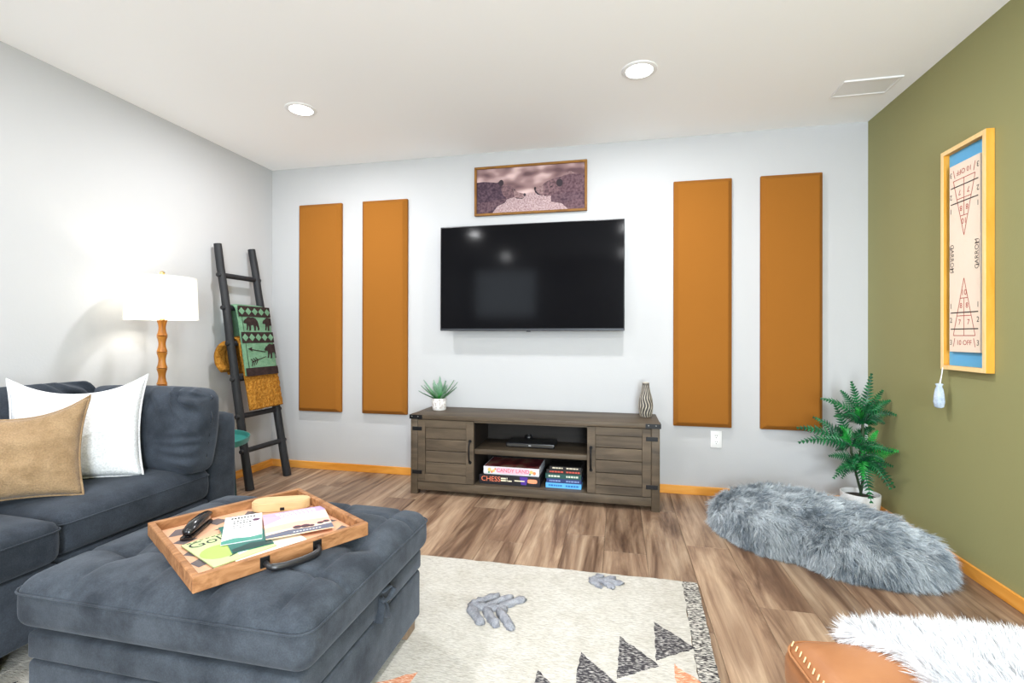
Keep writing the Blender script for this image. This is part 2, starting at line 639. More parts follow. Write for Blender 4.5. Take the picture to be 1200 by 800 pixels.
for i, (x0, x1, z0, z1) in enumerate(WINDOW_AND_FILL_DOOR):
    w_ = thing('window_%d' % (i + 1), None, None)  # the second is the added door, put in to brighten the ceiling
    struct(w_)
    fr = 0.05
    boxes('window_frame', [((x0, x0 + fr), (YR - 0.08, YR - 0.02), (z0, z1)), ((x1 - fr, x1), (YR - 0.08, YR - 0.02), (z0, z1)),
                           ((x0 + fr, x1 - fr), (YR - 0.08, YR - 0.02), (z0, z0 + fr)), ((x0 + fr, x1 - fr), (YR - 0.08, YR - 0.02), (z1 - fr, z1))], WHITE_PLASTIC, w_)
    box('pane', (x0 + fr, x1 - fr), (YR - 0.055, YR - 0.05), (z0 + fr, z1 - fr), GLASS.m, w_)
BH, BT = 0.058, 0.013
struct(box('baseboard_back', (XL + BT, XR - BT), (YB - BT, YB), (0, BH), PINE, None, 0.002, 1))
struct(box('baseboard_left', (XL, XL + BT), (YR, YB), (0, BH), PINE, None, 0.002, 1))
struct(box('baseboard_right', (XR - BT, XR), (YR, YB), (0, BH), PINE, None, 0.002, 1))

# ------------------------------------------------------------------ downlights
GLOW = bpy.data.materials.new('downlight_lens')
GLOW.use_nodes = True
GLOW.node_tree.nodes.clear()
em = GLOW.node_tree.nodes.new('ShaderNodeEmission')
em.inputs[1].default_value = 14.0
em.inputs[0].default_value = (1.0, 0.98, 0.95, 1)
ou = GLOW.node_tree.nodes.new('ShaderNodeOutputMaterial')
GLOW.node_tree.links.new(em.outputs[0], ou.inputs[0])
DL = [(-1.865, 2.556, 'round recessed ceiling downlight nearest the blanket ladder corner'),
      (0.107, 2.544, 'round recessed ceiling downlight above and in front of the television'),
      (-1.865, 0.55, 'round recessed ceiling downlight over the near end of the sofa'), (0.107, 0.55, 'round recessed ceiling downlight over the rug'),
      (-1.865, -1.3, 'round recessed ceiling downlight by the small rear window'), (0.107, -1.3, 'round recessed ceiling downlight by the added glazed rear door')]
for x, y, lab in DL:
    t = thing('ceiling_downlight', lab, 'downlight', (x, y, H), group='recessed ceiling downlights')
    lathe('trim_ring', [(0.066, -0.001), (0.068, -0.007), (0.078, -0.008), (0.088, -0.004), (0.090, 0.0)], WHITE_PLASTIC, t, 32, cap=False)
    lathe('lens', [(0.0005, -0.0062), (0.04, -0.0060), (0.067, -0.004)], GLOW, t, 32, cap=False)
    area_light('downlight_beam', (x, y, H - 0.012), (0, 0, 0), 'DISK', 0.13, None, DOWNLIGHT_W, (0.98, 0.985, 1.0))

# ------------------------------------------------------------------ ceiling vent
vt = thing('ceiling_vent', 'flat white rectangular vent cover on the ceiling near the olive wall', 'vent', (1.32, 2.973, H))
boxes('frame', [((-0.14, 0.14), (-0.09, -0.075), (-0.008, 0)), ((-0.14, 0.14), (0.075, 0.09), (-0.008, 0)),
                ((-0.14, -0.125), (-0.075, 0.075), (-0.008, 0)), ((0.125, 0.14), (-0.075, 0.075), (-0.008, 0))], WHITE_PLASTIC, vt, 0.002)
box('cover_plate', (-0.125, 0.125), (-0.075, 0.075), (-0.005, 0), WHITE_PLASTIC, vt, 0.001, 1)

# ------------------------------------------------------------------ acoustic panels
PAN = [(-2.527, -2.145, 'tall mustard wall panel next to the blanket ladder'),
       (-1.962, -1.583, 'tall mustard wall panel left of the television, beside the plant on the console'),
       (0.374, 0.744, 'tall mustard wall panel right of the television, above the outlet'),
       (0.921, 1.286, 'tall mustard wall panel closest to the olive wall, behind the fern')]
for x0, x1, lab in PAN:
    w2, h2 = (x1 - x0) / 2, (2.131 - 0.466) / 2
    t = thing('acoustic_panel', lab, 'wall panel', ((x0 + x1) / 2, YB, 0.466 + h2), group='mustard panels on the white wall')
    d, c = 0.05, 0.028
    def ring(a, b, y): return [(-a, y, -b), (a, y, -b), (a, y, b), (-a, y, b)]
    vs = ring(w2, h2, -0.001) + ring(w2, h2, -(d - c)) + ring(w2 - c, h2 - c, -d)
    fs = [(8, 9, 10, 11)] + [(i, (i + 1) % 4, 4 + (i + 1) % 4, 4 + i) for i in range(4)] + [(4 + i, 4 + (i + 1) % 4, 8 + (i + 1) % 4, 8 + i) for i in range(4)]
    bm = bmesh.new()
    vv_ = [bm.verts.new(q) for q in vs]
    for q in fs: bm.faces.new([vv_[i] for i in q])
    bm.edges.ensure_lookup_table()
    bmesh.ops.bevel(bm, geom=[e for e in bm.edges if len(e.link_faces) == 2], offset=0.0025, segments=2, affect='EDGES')
    from_bm('padded_face', bm, MUSTARD_PANEL, t, True, math.radians(28))

# ------------------------------------------------------------------ wall outlet
o = thing('wall_outlet', 'white double wall outlet under a mustard panel', 'outlet', (0.6495, YB, 0.382))
box('cover_plate', (-0.036, 0.036), (-0.007, 0), (-0.057, 0.057), WHITE_PLASTIC, o, 0.002, 2)
for zc in (0.02, -0.02):
    s_ = poly_slab([(0.016 * math.cos(a), max(-0.0135, min(0.0135, 0.017 * math.sin(a)))) for a in [2 * PI * i / 20 for i in range(20)]], 0, 0.0025)
    r_ = joined('receptacle', [on_plane(s_, (0, -0.007, zc), (1, 0, 0), (0, 0, 1))], WHITE_PLASTIC, o)
    boxes('slot', [((-0.007, -0.005), (-0.0102, -0.0094), (zc + 0.001, zc + 0.009)), ((0.005, 0.007), (-0.0102, -0.0094), (zc + 0.001, zc + 0.009)),
                   ((-0.002, 0.002), (-0.0102, -0.0094), (zc - 0.010, zc - 0.005))], BLACK, r_)

# ------------------------------------------------------------------ television
tv = thing('television', 'large black flat-screen television mounted on the white wall', 'television', (-0.616, YB, 1.112))
TW, TH = 1.326 / 2, 0.764
box('wall_mount', (-0.25, 0.25), (-0.06, 0), (0.22, 0.55), BLACK_IRON, tv)
box('rear_shell', (-TW + 0.05, TW - 0.05), (-0.085, -0.06), (0.05, TH - 0.12), BLACK, tv, 0.008)
box('casing', (-TW, TW), (-0.108, -0.085), (0, TH), BLACK, tv, 0.003)
box('screen', (-TW + 0.006, TW - 0.006), (-0.1095, -0.1075), (0.018, TH - 0.006), SCREEN, tv)
box('chin_strip', (-TW + 0.003, TW - 0.003), (-0.112, -0.107), (0.002, 0.016), plain('dark_steel', (0.03, 0.033, 0.04), 0.45, 0.3), tv, 0.001, 1)
box('sensor_tab', (-0.016, 0.016), (-0.114, -0.106), (-0.006, 0.006), BLACK, tv, 0.002)

# ------------------------------------------------------------------ framed bear print
pw, ph = 0.833 / 2, 0.363 / 2
pic = thing('framed_picture', 'wide wood-framed print of two bears above the television', 'picture', (-0.6285, YB, 2.149))
PFRAME = wood('gold_brown_frame', [(0.3, srgb(106, 68, 20)), (0.7, srgb(146, 100, 38))], (6, 6, 6), 0.5)
fb_ = 0.017
box('frame_bar', (-pw, pw), (-0.024, 0), (ph - fb_, ph), PFRAME, pic, 0.002, 1)
box('frame_bar', (-pw, pw), (-0.024, 0), (-ph, -ph + fb_), PFRAME, pic, 0.002, 1)
box('frame_bar', (-pw, -pw + fb_), (-0.024, 0), (-ph + fb_, ph - fb_), PFRAME, pic, 0.002, 1)
box('frame_bar', (pw - fb_, pw), (-0.024, 0), (-ph + fb_, ph - fb_), PFRAME, pic, 0.002, 1)
iw, ih = pw - fb_, ph - fb_
k = Mat('print_backdrop', (0.4, 0.3, 0.3), 0.7, spec=0.2)
fz = k.noise(k.coords((7, 7, 13)), 1.0, 1, 0.4)
k.color(k.ramp(fz, [(0.32, srgb(96, 72, 76)), (0.5, srgb(146, 118, 118)), (0.66, srgb(206, 178, 176))]))
pr = box('print', (-iw, iw), (-0.012, -0.002), (-ih, ih), k.m, pic)
def pmap(pts): return [((p[0] - 0.5) * 2 * iw, (p[1] - 0.5) * 2 * ih) for p in pts]
def pprint(name, polys, mat, z):
    for p in polys:
        joined(name, [on_plane(poly_geo(pmap(p), 0), (0, -0.012 - z, 0), (1, 0, 0), (0, 0, 1))], mat, pr)
def bear_fur(name, a, b, sc=60):
    k = Mat(name, a, 0.8, spec=0.1)
    k.color(k.ramp(k.noise(k.coords((sc, sc, sc)), 1.0, 4), [(0.35, a), (0.65, b)]))
    return k.m
GROUND = bear_fur('print_ground', srgb(140, 114, 118), srgb(186, 164, 165), 90)
BEAR1 = bear_fur('print_bear_fur', srgb(58, 44, 56), srgb(90, 72, 82), 60)
BEAR2 = bear_fur('print_bear_light_fur', srgb(78, 58, 66), srgb(112, 88, 94), 60)
SNOUT = bear_fur('print_snout', srgb(112, 88, 92), srgb(150, 124, 124), 70)
pprint('printed_ground', [[(0, 0), (1, 0), (1, .36), (.8, .38), (.6, .41), (.45, .40), (.3, .36), (0, .36)]], GROUND, .0004)
pprint('printed_bear', [[(0, .71), (.06, .72), (.12, .705), (.20, .68), (.22, .72), (.24, .73), (.255, .66), (.27, .615), (.32, .59), (.36, .525), (.375, .45), (.36, .33), (.29, .30), (.27, .22), (.20, .157), (.15, 0), (0, 0)]], BEAR1, .0008)
pprint('printed_bear', [[(1, .75), (.93, .76), (.866, .77), (.80, .73), (.716, .685), (.637, .61), (.62, .56), (.61, .42), (.637, .317), (.697, .32), (.706, .185), (.796, .136), (.846, .02), (.85, 0), (1, 0)]], BEAR2, .0008)
pprint('printed_snout', [[(.35, .50), (.39, .44), (.45, .40), (.462, .345), (.42, .30), (.36, .315)], [(.63, .57), (.60, .545), (.557, .54), (.545, .475), (.567, .375), (.62, .33), (.63, .40)]], SNOUT, .0012)
HEAD = bear_fur('print_head_fur', srgb(84, 64, 70), srgb(126, 100, 104), 60)
pprint('printed_head', [[(.245, .68), (.27, .615), (.32, .59), (.36, .525), (.378, .45), (.365, .33), (.29, .305), (.25, .40), (.235, .52)],
                        [(.735, .69), (.68, .66), (.637, .61), (.615, .52), (.615, .42), (.637, .317), (.70, .325), (.765, .42), (.785, .56)]], HEAD, .0010)
DARKP = plain('print_dark', srgb(44, 32, 40), 0.8)
el = lambda cx, cy, rx, ry: [(cx + rx * math.cos(a), cy + ry * math.sin(a)) for a in [2 * PI * i / 14 for i in range(14)]]
pprint('printed_ear', [el(.235, .67, .022, .07), el(.775, .59, .03, .085), el(.455, .375, .010, .035), el(.552, .50, .009, .035), el(.36, .50, .007, .015), el(.70, .52, .007, .015),
                      [(.542, .50), (.55, .42), (.575, .36), (.62, .33), (.58, .39), (.556, .46), (.552, .52)], [(.37, .325), (.42, .30), (.46, .325), (.43, .285), (.38, .30)]], DARKP, .0016)
pprint('printed_leg', [[(0, .05), (.1, .0), (.22, .18), (.27, .24), (.29, .31), (.2, .30), (.1, .26), (0, .25)], [(.70, .19), (.8, .14), (.9, .2), (1, .22), (1, .36), (.85, .37), (.72, .34), (.695, .28)]],
       bear_fur('print_leg_fur', srgb(74, 56, 66), srgb(108, 86, 92), 60), .0016)
pprint('printed_highlight', [[(.80, .735), (.84, .80), (.87, .835), (.90, .80), (.91, .765), (.895, .77), (.88, .80), (.855, .79), (.82, .735)]], SNOUT, .0012)

# ------------------------------------------------------------------ media console
CX0, CX1, CY0, CY1, CH = -1.379, 0.254, 3.062, 3.445, 0.54
con = thing('media_console', 'long grey-brown wooden media console below the television', 'tv stand', (CX0, CY0, 0))
W, D = CX1 - CX0, CY1 - CY0
PS = 0.05
box('top', (-0.004, W + 0.004), (-0.006, D), (CH - 0.03, CH), CONSOLE, con, 0.003)
for xx in ((0, PS), (W - PS, W)):
    box('leg', xx, (0, PS), (0, CH - 0.03), CONSOLE, con, 0.002)
    box('leg', xx, (D - PS, D), (0, CH - 0.03), CONSOLE, con, 0.002)
box('side_panel', (0.005, 0.02), (PS, D - PS), (0.085, CH - 0.03), CONSOLE, con)
box('side_panel', (W - 0.02, W - 0.005), (PS, D - PS), (0.085, CH - 0.03), CONSOLE, con)
box('bottom_rail', (PS, W - PS), (0.004, 0.024), (0.03, 0.084), CONSOLE, con, 0.002)
box('bottom_board', (PS, W - PS), (0.024, D - 0.012), (0.066, 0.084), CONSOLE, con)
box('back_panel', (PS, W - PS), (D - 0.012, D - 0.004), (0.03, CH - 0.03), CONSOLE_SHADED, con)
DLX, DRX = (0.052, 0.447), (1.193, W - 0.052)
box('divider', (0.430, 0.447), (0.03, D - 0.012), (0.084, CH - 0.03), CONSOLE_SHADED, con)
box('divider', (1.193, 1.210), (0.03, D - 0.012), (0.084, CH - 0.03), CONSOLE_SHADED, con)
box('shelf', (0.447, 1.193), (0.02, D - 0.012), (0.288, 0.320), CONSOLE, con, 0.002)
box('top_rail', (0.447, 1.193), (0.01, 0.03), (CH - 0.042, CH - 0.03), CONSOLE, con)
for di, (a, b) in enumerate((DLX, DRX)):
    z0, z1 = 0.088, 0.507
    st = 0.052
    dr = thing('door', None, None, (0, 0, 0)); dr.parent = con
    del_ = []
    box('stile', (a, a + st), (0, 0.02), (z0, z1), CONSOLE, dr, 0.0015, 1)
    box('stile', (b - st, b), (0, 0.02), (z0, z1), CONSOLE, dr, 0.0015, 1)
    box('rail', (a + st, b - st), (0, 0.02), (z1 - st, z1), CONSOLE, dr, 0.0015, 1)
    box('rail', (a + st, b - st), (0, 0.02), (z0, z0 + st), CONSOLE, dr, 0.0015, 1)
    nb = 4
    hz = (z1 - z0 - 2 * st) / nb
    for q in range(nb):
        box('board', (a + st - 0.002, b - st + 0.002), (0.008, 0.018), (z0 + st + q * hz + 0.0012, z0 + st + (q + 1) * hz - 0.0012), CONSOLE, dr, 0.0035, 1)
    hx = (b - 0.024) if di == 0 else (a + 0.024)
    g1 = tube_geo([(hx, 0.0, 0.235), (hx, -0.018, 0.240), (hx, -0.026, 0.262), (hx, -0.028, 0.305), (hx, -0.026, 0.348), (hx, -0.018, 0.370), (hx, 0.0, 0.375)], 0.0055, 8)
    g2 = on_plane(poly_slab([(0.011 * math.cos(i * PI / 6), 0.011 * math.sin(i * PI / 6)) for i in range(12)], 0, 0.004), (hx, 0, 0.375), (1, 0, 0), (0, 0, 1))
    g3 = on_plane(poly_slab([(0.011 * math.cos(i * PI / 6), 0.011 * math.sin(i * PI / 6)) for i in range(12)], 0, 0.004), (hx, 0, 0.235), (1, 0, 0), (0, 0, 1))
    joined('handle', [g1, g2, g3], BLACK_IRON, dr, True, 0.8)
    hxr = (0.012, 0.082) if di == 0 else (W - 0.082, W - 0.012)
    for zc in (0.150, 0.445):
        box('hinge', hxr, (-0.004, 0), (zc - 0.013, zc + 0.013), BLACK_IRON, con, 0.0015, 1)
    bxr = (-0.006, 0.085) if di == 0 else (W - 0.085, W + 0.006)
    sx = (-0.0065, -0.0045) if di == 0 else (W + 0.0045, W + 0.0065)
    br = boxes('corner_bracket', [(bxr, (-0.009, -0.006), (CH - 0.029, CH - 0.0005)), (sx, (-0.009, 0.07), (CH - 0.029, CH - 0.0005))], BLACK_IRON, con)
    for xq in (0.018, 0.062):
        xx = bxr[0] + xq
        v, f = lathe_geo([(0.0036, 0), (0.003, 0.0015), (0.001, 0.002)], 8)
        joined('rivet', [on_plane((v, f), (xx, -0.009, CH - 0.012), (1, 0, 0), (0, 0, 1))], plain('steel_rivet', (0.35, 0.35, 0.35), 0.4, 0.8) if 'steel_rivet' not in bpy.data.materials else bpy.data.materials['steel_rivet'], br)

# things on and in the console
pl = thing('set_top_box', 'slim black media player lying on the console shelf', 'media player', (-0.576, 3.28, 0.320))
box('body', (-0.165, 0.165), (-0.09, 0.09), (0.004, 0.03), BLACK, pl, 0.003)
for xx in (-0.14, 0.14):
    for yy in (-0.07, 0.07):
        lathe('foot', [(0.01, 0), (0.01, 0.004)], BLACK, pl, 10, (xx, yy))
box('front_strip', (-0.155, 0.155), (-0.0915, -0.0895), (0.010, 0.024), plain('smoked_strip', (0.06, 0.055, 0.05), 0.25), pl)
box('logo', (-0.008, 0.008), (-0.0925, -0.0912), (0.014, 0.020), plain('pale_logo', (0.5, 0.5, 0.5), 0.5), pl)
rc = thing('remote_control', 'small dark puck remote standing behind the media player', 'remote', (-0.62, 3.40, 0.320))
lathe('body', [(0.024, 0), (0.028, 0.006), (0.028, 0.035), (0.022, 0.045)], BLACK, rc, 18)
lathe('button', [(0.008, 0.045), (0.008, 0.048)], plain('grey_button', (0.12, 0.12, 0.12), 0.4), rc, 10)

g = thing('board_game_box', 'black chess game box with orange lettering, lowest in the console', 'board game', (-0.905, 3.115, 0.084))
CHB = plain('black_game_card', (0.012, 0.010, 0.014), 0.4)
box('box_base', (0, 0.41), (0, 0.26), (0, 0.03), CHB, g, 0.001, 1)
box('lid', (-0.002, 0.412), (-0.002, 0.262), (0.008, 0.064), CHB, g, 0.001, 1)
PURPLE = plain('purple_print', srgb(74, 42, 140), 0.5)
joined('purple_patch', [on_plane(poly_geo([(0.285, 0.010), (0.32, 0.010), (0.33, 0.062), (0.275, 0.062)]), (0, -0.0026, 0), (1, 0, 0), (0, 0, 1))], PURPLE, g)
joined('title', [on_plane(text_geo('CHESS', 0.047, 0.012, 0.036, 0, 0, 'LEFT', 1.0), (0, -0.0030, 0), (1, 0, 0), (0, 0, 1))], plain('chess_orange', srgb(226, 120, 86), 0.5), g)
marks = [line_geo(0.148, 0.044, 0.182, 0.044, 0.009), line_geo(0.148, 0.030, 0.182, 0.030, 0.009), line_geo(0.187, 0.046, 0.192, 0.046, 0.01), line_geo(0.187, 0.031, 0.192, 0.031, 0.012), line_geo(0.197, 0.029, 0.222, 0.029, 0.008),
         line_geo(0.240, 0.034, 0.308, 0.034, 0.007)]
joined('small_print', [on_plane(q, (0, -0.0030, 0), (1, 0, 0), (0, 0, 1)) for q in marks], plain('cream_print', srgb(226, 216, 190), 0.5), g)
joined('badge', [on_plane(poly_slab(smooth_poly([(0.335, 0.024), (0.385, 0.024), (0.392, 0.036), (0.385, 0.048), (0.335, 0.048), (0.328, 0.036)], 3), 0, 0.0005), (0, -0.0026, 0), (1, 0, 0), (0, 0, 1))],
       plain('badge_orange', srgb(240, 150, 110), 0.5), g)

g = thing('board_game_box', 'white board game box with pink lettering on top of the chess box', 'board game', (-0.878, 3.125, 0.149))
CAND = plain('white_game_card', (0.72, 0.72, 0.76), 0.45)
box('box_base', (0, 0.375), (0, 0.25), (0, 0.03), CAND, g, 0.001, 1)
box('lid', (-0.002, 0.377), (-0.002, 0.252), (0.006, 0.052), CAND, g, 0.001, 1)
CANDP = plain('candy_pink', srgb(206, 52, 92), 0.5)
CTOP = Mat('shaded_candy_lid_print', (0.4, 0.1, 0.15), 0.5)  # lid colours darkened to stand for the shade inside the console
CTOP.color(CTOP.ramp(CTOP.noise(CTOP.coords((14, 14, 14)), 1.0, 3), [(0.35, srgb(70, 10, 20)), (0.5, srgb(120, 40, 46)), (0.62, srgb(130, 100, 84))]))
box('lid_print', (0.004, 0.371), (0.004, 0.246), (0.0521, 0.0526), CTOP.m, g)
joined('title_panel', [on_plane(poly_geo(smooth_poly([(0.095, 0.012), (0.2, 0.008), (0.3, 0.010), (0.312, 0.028), (0.3, 0.044), (0.2, 0.047), (0.1, 0.046), (0.088, 0.03)], 3)), (0, -0.0026, 0), (1, 0, 0), (0, 0, 1))], plain('pale_pink_print', srgb(240, 190, 205), 0.5), g)
joined('title', [on_plane(text_geo('CANDY LAND', 0.034, 0.2, 0.028, 0, 0, 'CENTER', 1.02), (0, -0.0032, 0), (1, 0, 0), (0, 0, 1))], CANDP, g)
blob = lambda cx, cy, r: poly_geo([(cx + r * math.cos(i * PI / 5), cy + r * math.sin(i * PI / 5)) for i in range(10)])
for nm, col, bl in (('yellow_print', srgb(226, 196, 120), [(0.04, 0.03, 0.013), (0.068, 0.024, 0.010), (0.325, 0.028, 0.012)]),
                    ('orange_print', srgb(226, 140, 90), [(0.055, 0.016, 0.008), (0.345, 0.022, 0.011), (0.08, 0.036, 0.007)]),
                    ('green_print', srgb(90, 150, 110), [(0.036, 0.013, 0.007), (0.315, 0.014, 0.007)])):
    pm_ = plain(nm, col, 0.5)
    for q in bl:
        joined('picture_print', [on_plane(blob(*q), (0, -0.0029, 0), (1, 0, 0), (0, 0, 1))], pm_, g)

bz = 0.084
BK = [('sky blue book, bottom of the stack in the console', srgb(96, 178, 240), srgb(40, 110, 180), 0.232, 0.033, 0.0),
      ('navy book lying on the sky blue book', srgb(36, 52, 108), srgb(130, 150, 200), 0.228, 0.028, 0.003),
      ('dark green book with pale title in the console stack', srgb(30, 78, 72), srgb(210, 216, 200), 0.232, 0.032, -0.002),
      ('black book with red spine lettering above the green book', srgb(26, 20, 22), srgb(200, 80, 64), 0.228, 0.027, 0.004),
      ('black book with cream spine lettering, top of the stack', srgb(18, 16, 15), srgb(224, 214, 190), 0.208, 0.022, 0.012)]
PAPER = plain('book_pages', (0.72, 0.68, 0.58), 0.9)
for lab, col, lc, bw, bt, dx in BK:
    b_ = thing('book', lab, 'book', (-0.343 + dx, 3.20, bz), group='stack of books in the console')
    cm = plain('book_cover', col, 0.5)
    hw = bw / 2
    box('page_block', (-hw + 0.004, hw - 0.004), (-0.066, 0.074), (0.003, bt - 0.003), PAPER, b_)
    boxes('cover', [((-hw, hw), (-0.07, 0.08), (0, 0.003)), ((-hw, hw), (-0.07, 0.08), (bt - 0.003, bt)), ((-hw, hw), (-0.071, -0.066), (0, bt))], cm, b_, 0.0008)
    L = []
    xq = -hw + 0.02
    while xq < hw - 0.02:
        ln = random.uniform(0.008, 0.02)
        if not (-0.02 < xq < 0.0):
            L.append(on_plane(line_geo(xq, bt / 2, min(xq + ln, hw - 0.012), bt / 2, bt * 0.36), (0, -0.0715, 0), (1, 0, 0), (0, 0, 1)))
        xq += ln + 0.0035
    joined('spine_lettering', L, plain('spine_ink', lc, 0.5), b_)
    bz += bt

# small potted plant on the console
sp = thing('potted_succulent', 'small green succulent in a white pot on the console', 'plant', (-1.262, 3.295, CH))
k = Mat('speckled_white_ceramic', (0.75, 0.74, 0.72), 0.5)
k.color(k.ramp(k.noise(k.coords(), 60, 3), [(0.38, srgb(186, 176, 172)), (0.55, srgb(236, 234, 232))]))
lathe('pot', [(0.046, 0), (0.049, 0.004), (0.052, 0.082), (0.050, 0.085), (0.047, 0.083), (0.046, 0.07), (0.001, 0.069)], k.m, sp, 28, cap=False)
lathe('soil', [(0.046, 0.070), (0.03, 0.076), (0.001, 0.078)], plain('soil', (0.03, 0.022, 0.015), 0.95), sp, 20, cap=False)
k = Mat('succulent_leaf', (0.1, 0.3, 0.1), 0.5)
tcn = k.n('ShaderNodeTexCoord'); sepn = k.n('ShaderNodeSeparateXYZ')
k.l(tcn.outputs['Generated'], sepn.inputs[0])
nz = k.noise(k.coords(), 260, 2)
k.color(k.mix(k.ramp(sepn.outputs['X'], [(0.12, srgb(40, 130, 40)), (0.4, srgb(96, 146, 104)), (0.95, srgb(140, 166, 150))]), k.ramp(nz, [(0.45, (0.7, 0.75, 0.7)), (0.62, (1.25, 1.25, 1.25))]), 0.6, 'MULTIPLY'))
SUCC = k.m


def leaf_mesh(L, Wd, tipw=0.0, seg=8, serr=0.0):
    """fleshy tapering leaf along +x with a channel on top"""
    V, F = [], []
    for i in range(seg + 1):
        t = i / seg
        w = Wd * (0.55 + 0.9 * t - 0.4 * t * t) * (1 - t ** 3.0) + 0.001
        if serr and i % 2: w *= 1 + serr
        th = 0.005 * (1 - 0.7 * t)
        zc = 0.12 * L * t * t
        V += [(L * t, -w, zc + 0.004), (L * t, 0, zc), (L * t, w, zc + 0.004), (L * t, 0, zc - th)]
    for i in range(seg):
        a, b = i * 4, i * 4 + 4
        for q in range(4):
            F.append((a + q, b + q, b + (q + 1) % 4, a + (q + 1) % 4))
    F += [(0, 1, 2, 3), (seg * 4 + 3, seg * 4 + 2, seg * 4 + 1, seg * 4)]
    return V, F


lm = None
specs = [(95, 80, .150, .011), (112, 72, .118, .009), (60, 60, .125, .011), (35, 46, .125, .009), (15, 38, .118, .008), (140, 52, .125, .012), (165, 38, .128, .009), (185, 30, .10, .010),
         (250, 55, .115, .012), (290, 58, .118, .012), (320, 40, .11, .010), (225, 38, .105, .011), (75, 70, .10, .012), (270, 30, .085, .010), (350, 28, .10, .010), (205, 18, .085, .009), (310, 20, .07, .009), (120, 45, .10, .01), (45, 66, .135, .011)]
for az, elv, L, w in specs:
    lw = 1.0 if elv > 68 else 1.0 + (68 - elv) / 62.0
    v, f = leaf_mesh(L * (1.12 if elv > 68 else 1.0) * lw, w * 1.45, serr=0.25, seg=10)
    lf = mk('leaf', v, f, SUCC, sp, True, 1.2)
    lf.location = (0.008 * math.cos(math.radians(az)), 0.008 * math.sin(math.radians(az)), 0.074)
    lf.rotation_euler = (0, -math.radians(elv), math.radians(az))
k = Mat('bright_green_leaf', srgb(50, 150, 40), 0.5)
BRIGHT = k.m
for i in range(12):
    v, f = leaf_mesh(0.055, 0.010, seg=6)
    lf = mk('leaf', v, f, BRIGHT, sp, True, 1.2)
    a = i * 30 + 11
    lf.location = (0.012 * math.cos(math.radians(a)), 0.012 * math.sin(math.radians(a)), 0.076)
    lf.rotation_euler = (0, -math.radians(30 + 25 * (i % 3)), math.radians(a))

# ribbed vase
va = thing('ribbed_vase', 'slim grey and cream ribbed ceramic vase on the console', 'vase', (0.184, 3.315, CH))
prof = [(0.030, 0), (0.034, 0.004), (0.041, 0.03), (0.0455, 0.065), (0.044, 0.095), (0.038, 0.13), (0.029, 0.165), (0.0235, 0.195), (0.022, 0.215), (0.0235, 0.226), (0.020, 0.228), (0.018, 0.20)]
nv = 72
V, F = [], []
pf = []
for j in range(len(prof) - 1):
    for s_ in range(4):
        t = s_ / 4
        pf.append((prof[j][0] * (1 - t) + prof[j + 1][0] * t, prof[j][1] * (1 - t) + prof[j + 1][1] * t))
for r, z in pf:
    for i in range(nv):
        a = 2 * PI * i / nv
        rr = r * (1 + 0.07 * math.sin(a * 14 + 2.2 * math.sin(z * 60))) if z < 0.215 else r
        V.append((rr * math.cos(a), rr * math.sin(a), z))
for j in range(len(pf) - 1):
    for i in range(nv):
        F.append((j * nv + i, j * nv + (i + 1) % nv, (j + 1) * nv + (i + 1) % nv, (j + 1) * nv + i))
F.append(tuple(range(nv - 1, -1, -1)))
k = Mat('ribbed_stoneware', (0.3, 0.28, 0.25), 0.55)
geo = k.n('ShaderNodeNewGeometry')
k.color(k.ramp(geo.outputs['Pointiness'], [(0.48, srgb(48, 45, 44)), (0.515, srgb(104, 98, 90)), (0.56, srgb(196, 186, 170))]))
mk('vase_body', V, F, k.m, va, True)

# ------------------------------------------------------------------ shuffleboard on the olive wall
SY0, SY1, SZ0, SZ1, SD = 2.412, 2.702, 0.922, 1.957, 0.032
sb = thing('shuffleboard_game', 'narrow maple-framed shuffleboard game hung on the olive wall', 'wall game', (XR, (SY0 + SY1) / 2, (SZ0 + SZ1) / 2))
hw, hh = (SY1 - SY0) / 2, (SZ1 - SZ0) / 2
fw_ = 0.020
HONEY = wood('honey_frame_side', [(0.3, srgb(206, 142, 44)), (0.7, srgb(226, 166, 70))], (12, 12, 2), 0.4)
for yy, zz in (((-hw, -hw + fw_), (-hh, hh)), ((hw - fw_, hw), (-hh, hh)), ((-hw + fw_, hw - fw_), (-hh, -hh + fw_)), ((-hw + fw_, hw - fw_), (hh - fw_, hh))):
    b_ = box('frame_bar', (-SD, -0.001), yy, zz, HONEY, sb)
    box('frame_face', (-SD - 0.0015, -SD), yy, zz, LIGHT_WOOD, b_, 0.0005, 1)
BLUE = plain('sky_blue_backing', srgb(96, 176, 226), 0.6)
box('backing', (-0.008, -0.002), (-hw + fw_, hw - fw_), (-hh + fw_, hh - fw_), BLUE, sb)
bw_, bh_ = 0.098, hh - 0.085
CREAM = plain('cream_board', srgb(240, 222, 204), 0.5)
board = box('playing_board', (-0.024, -0.008), (-bw_, bw_), (-bh_, bh_), CREAM, sb, 0.001, 1)
RED = plain('red_ink', srgb(176, 62, 50), 0.6)
INK = plain('black_ink', srgb(48, 44, 42), 0.6)
red, ink = [], []
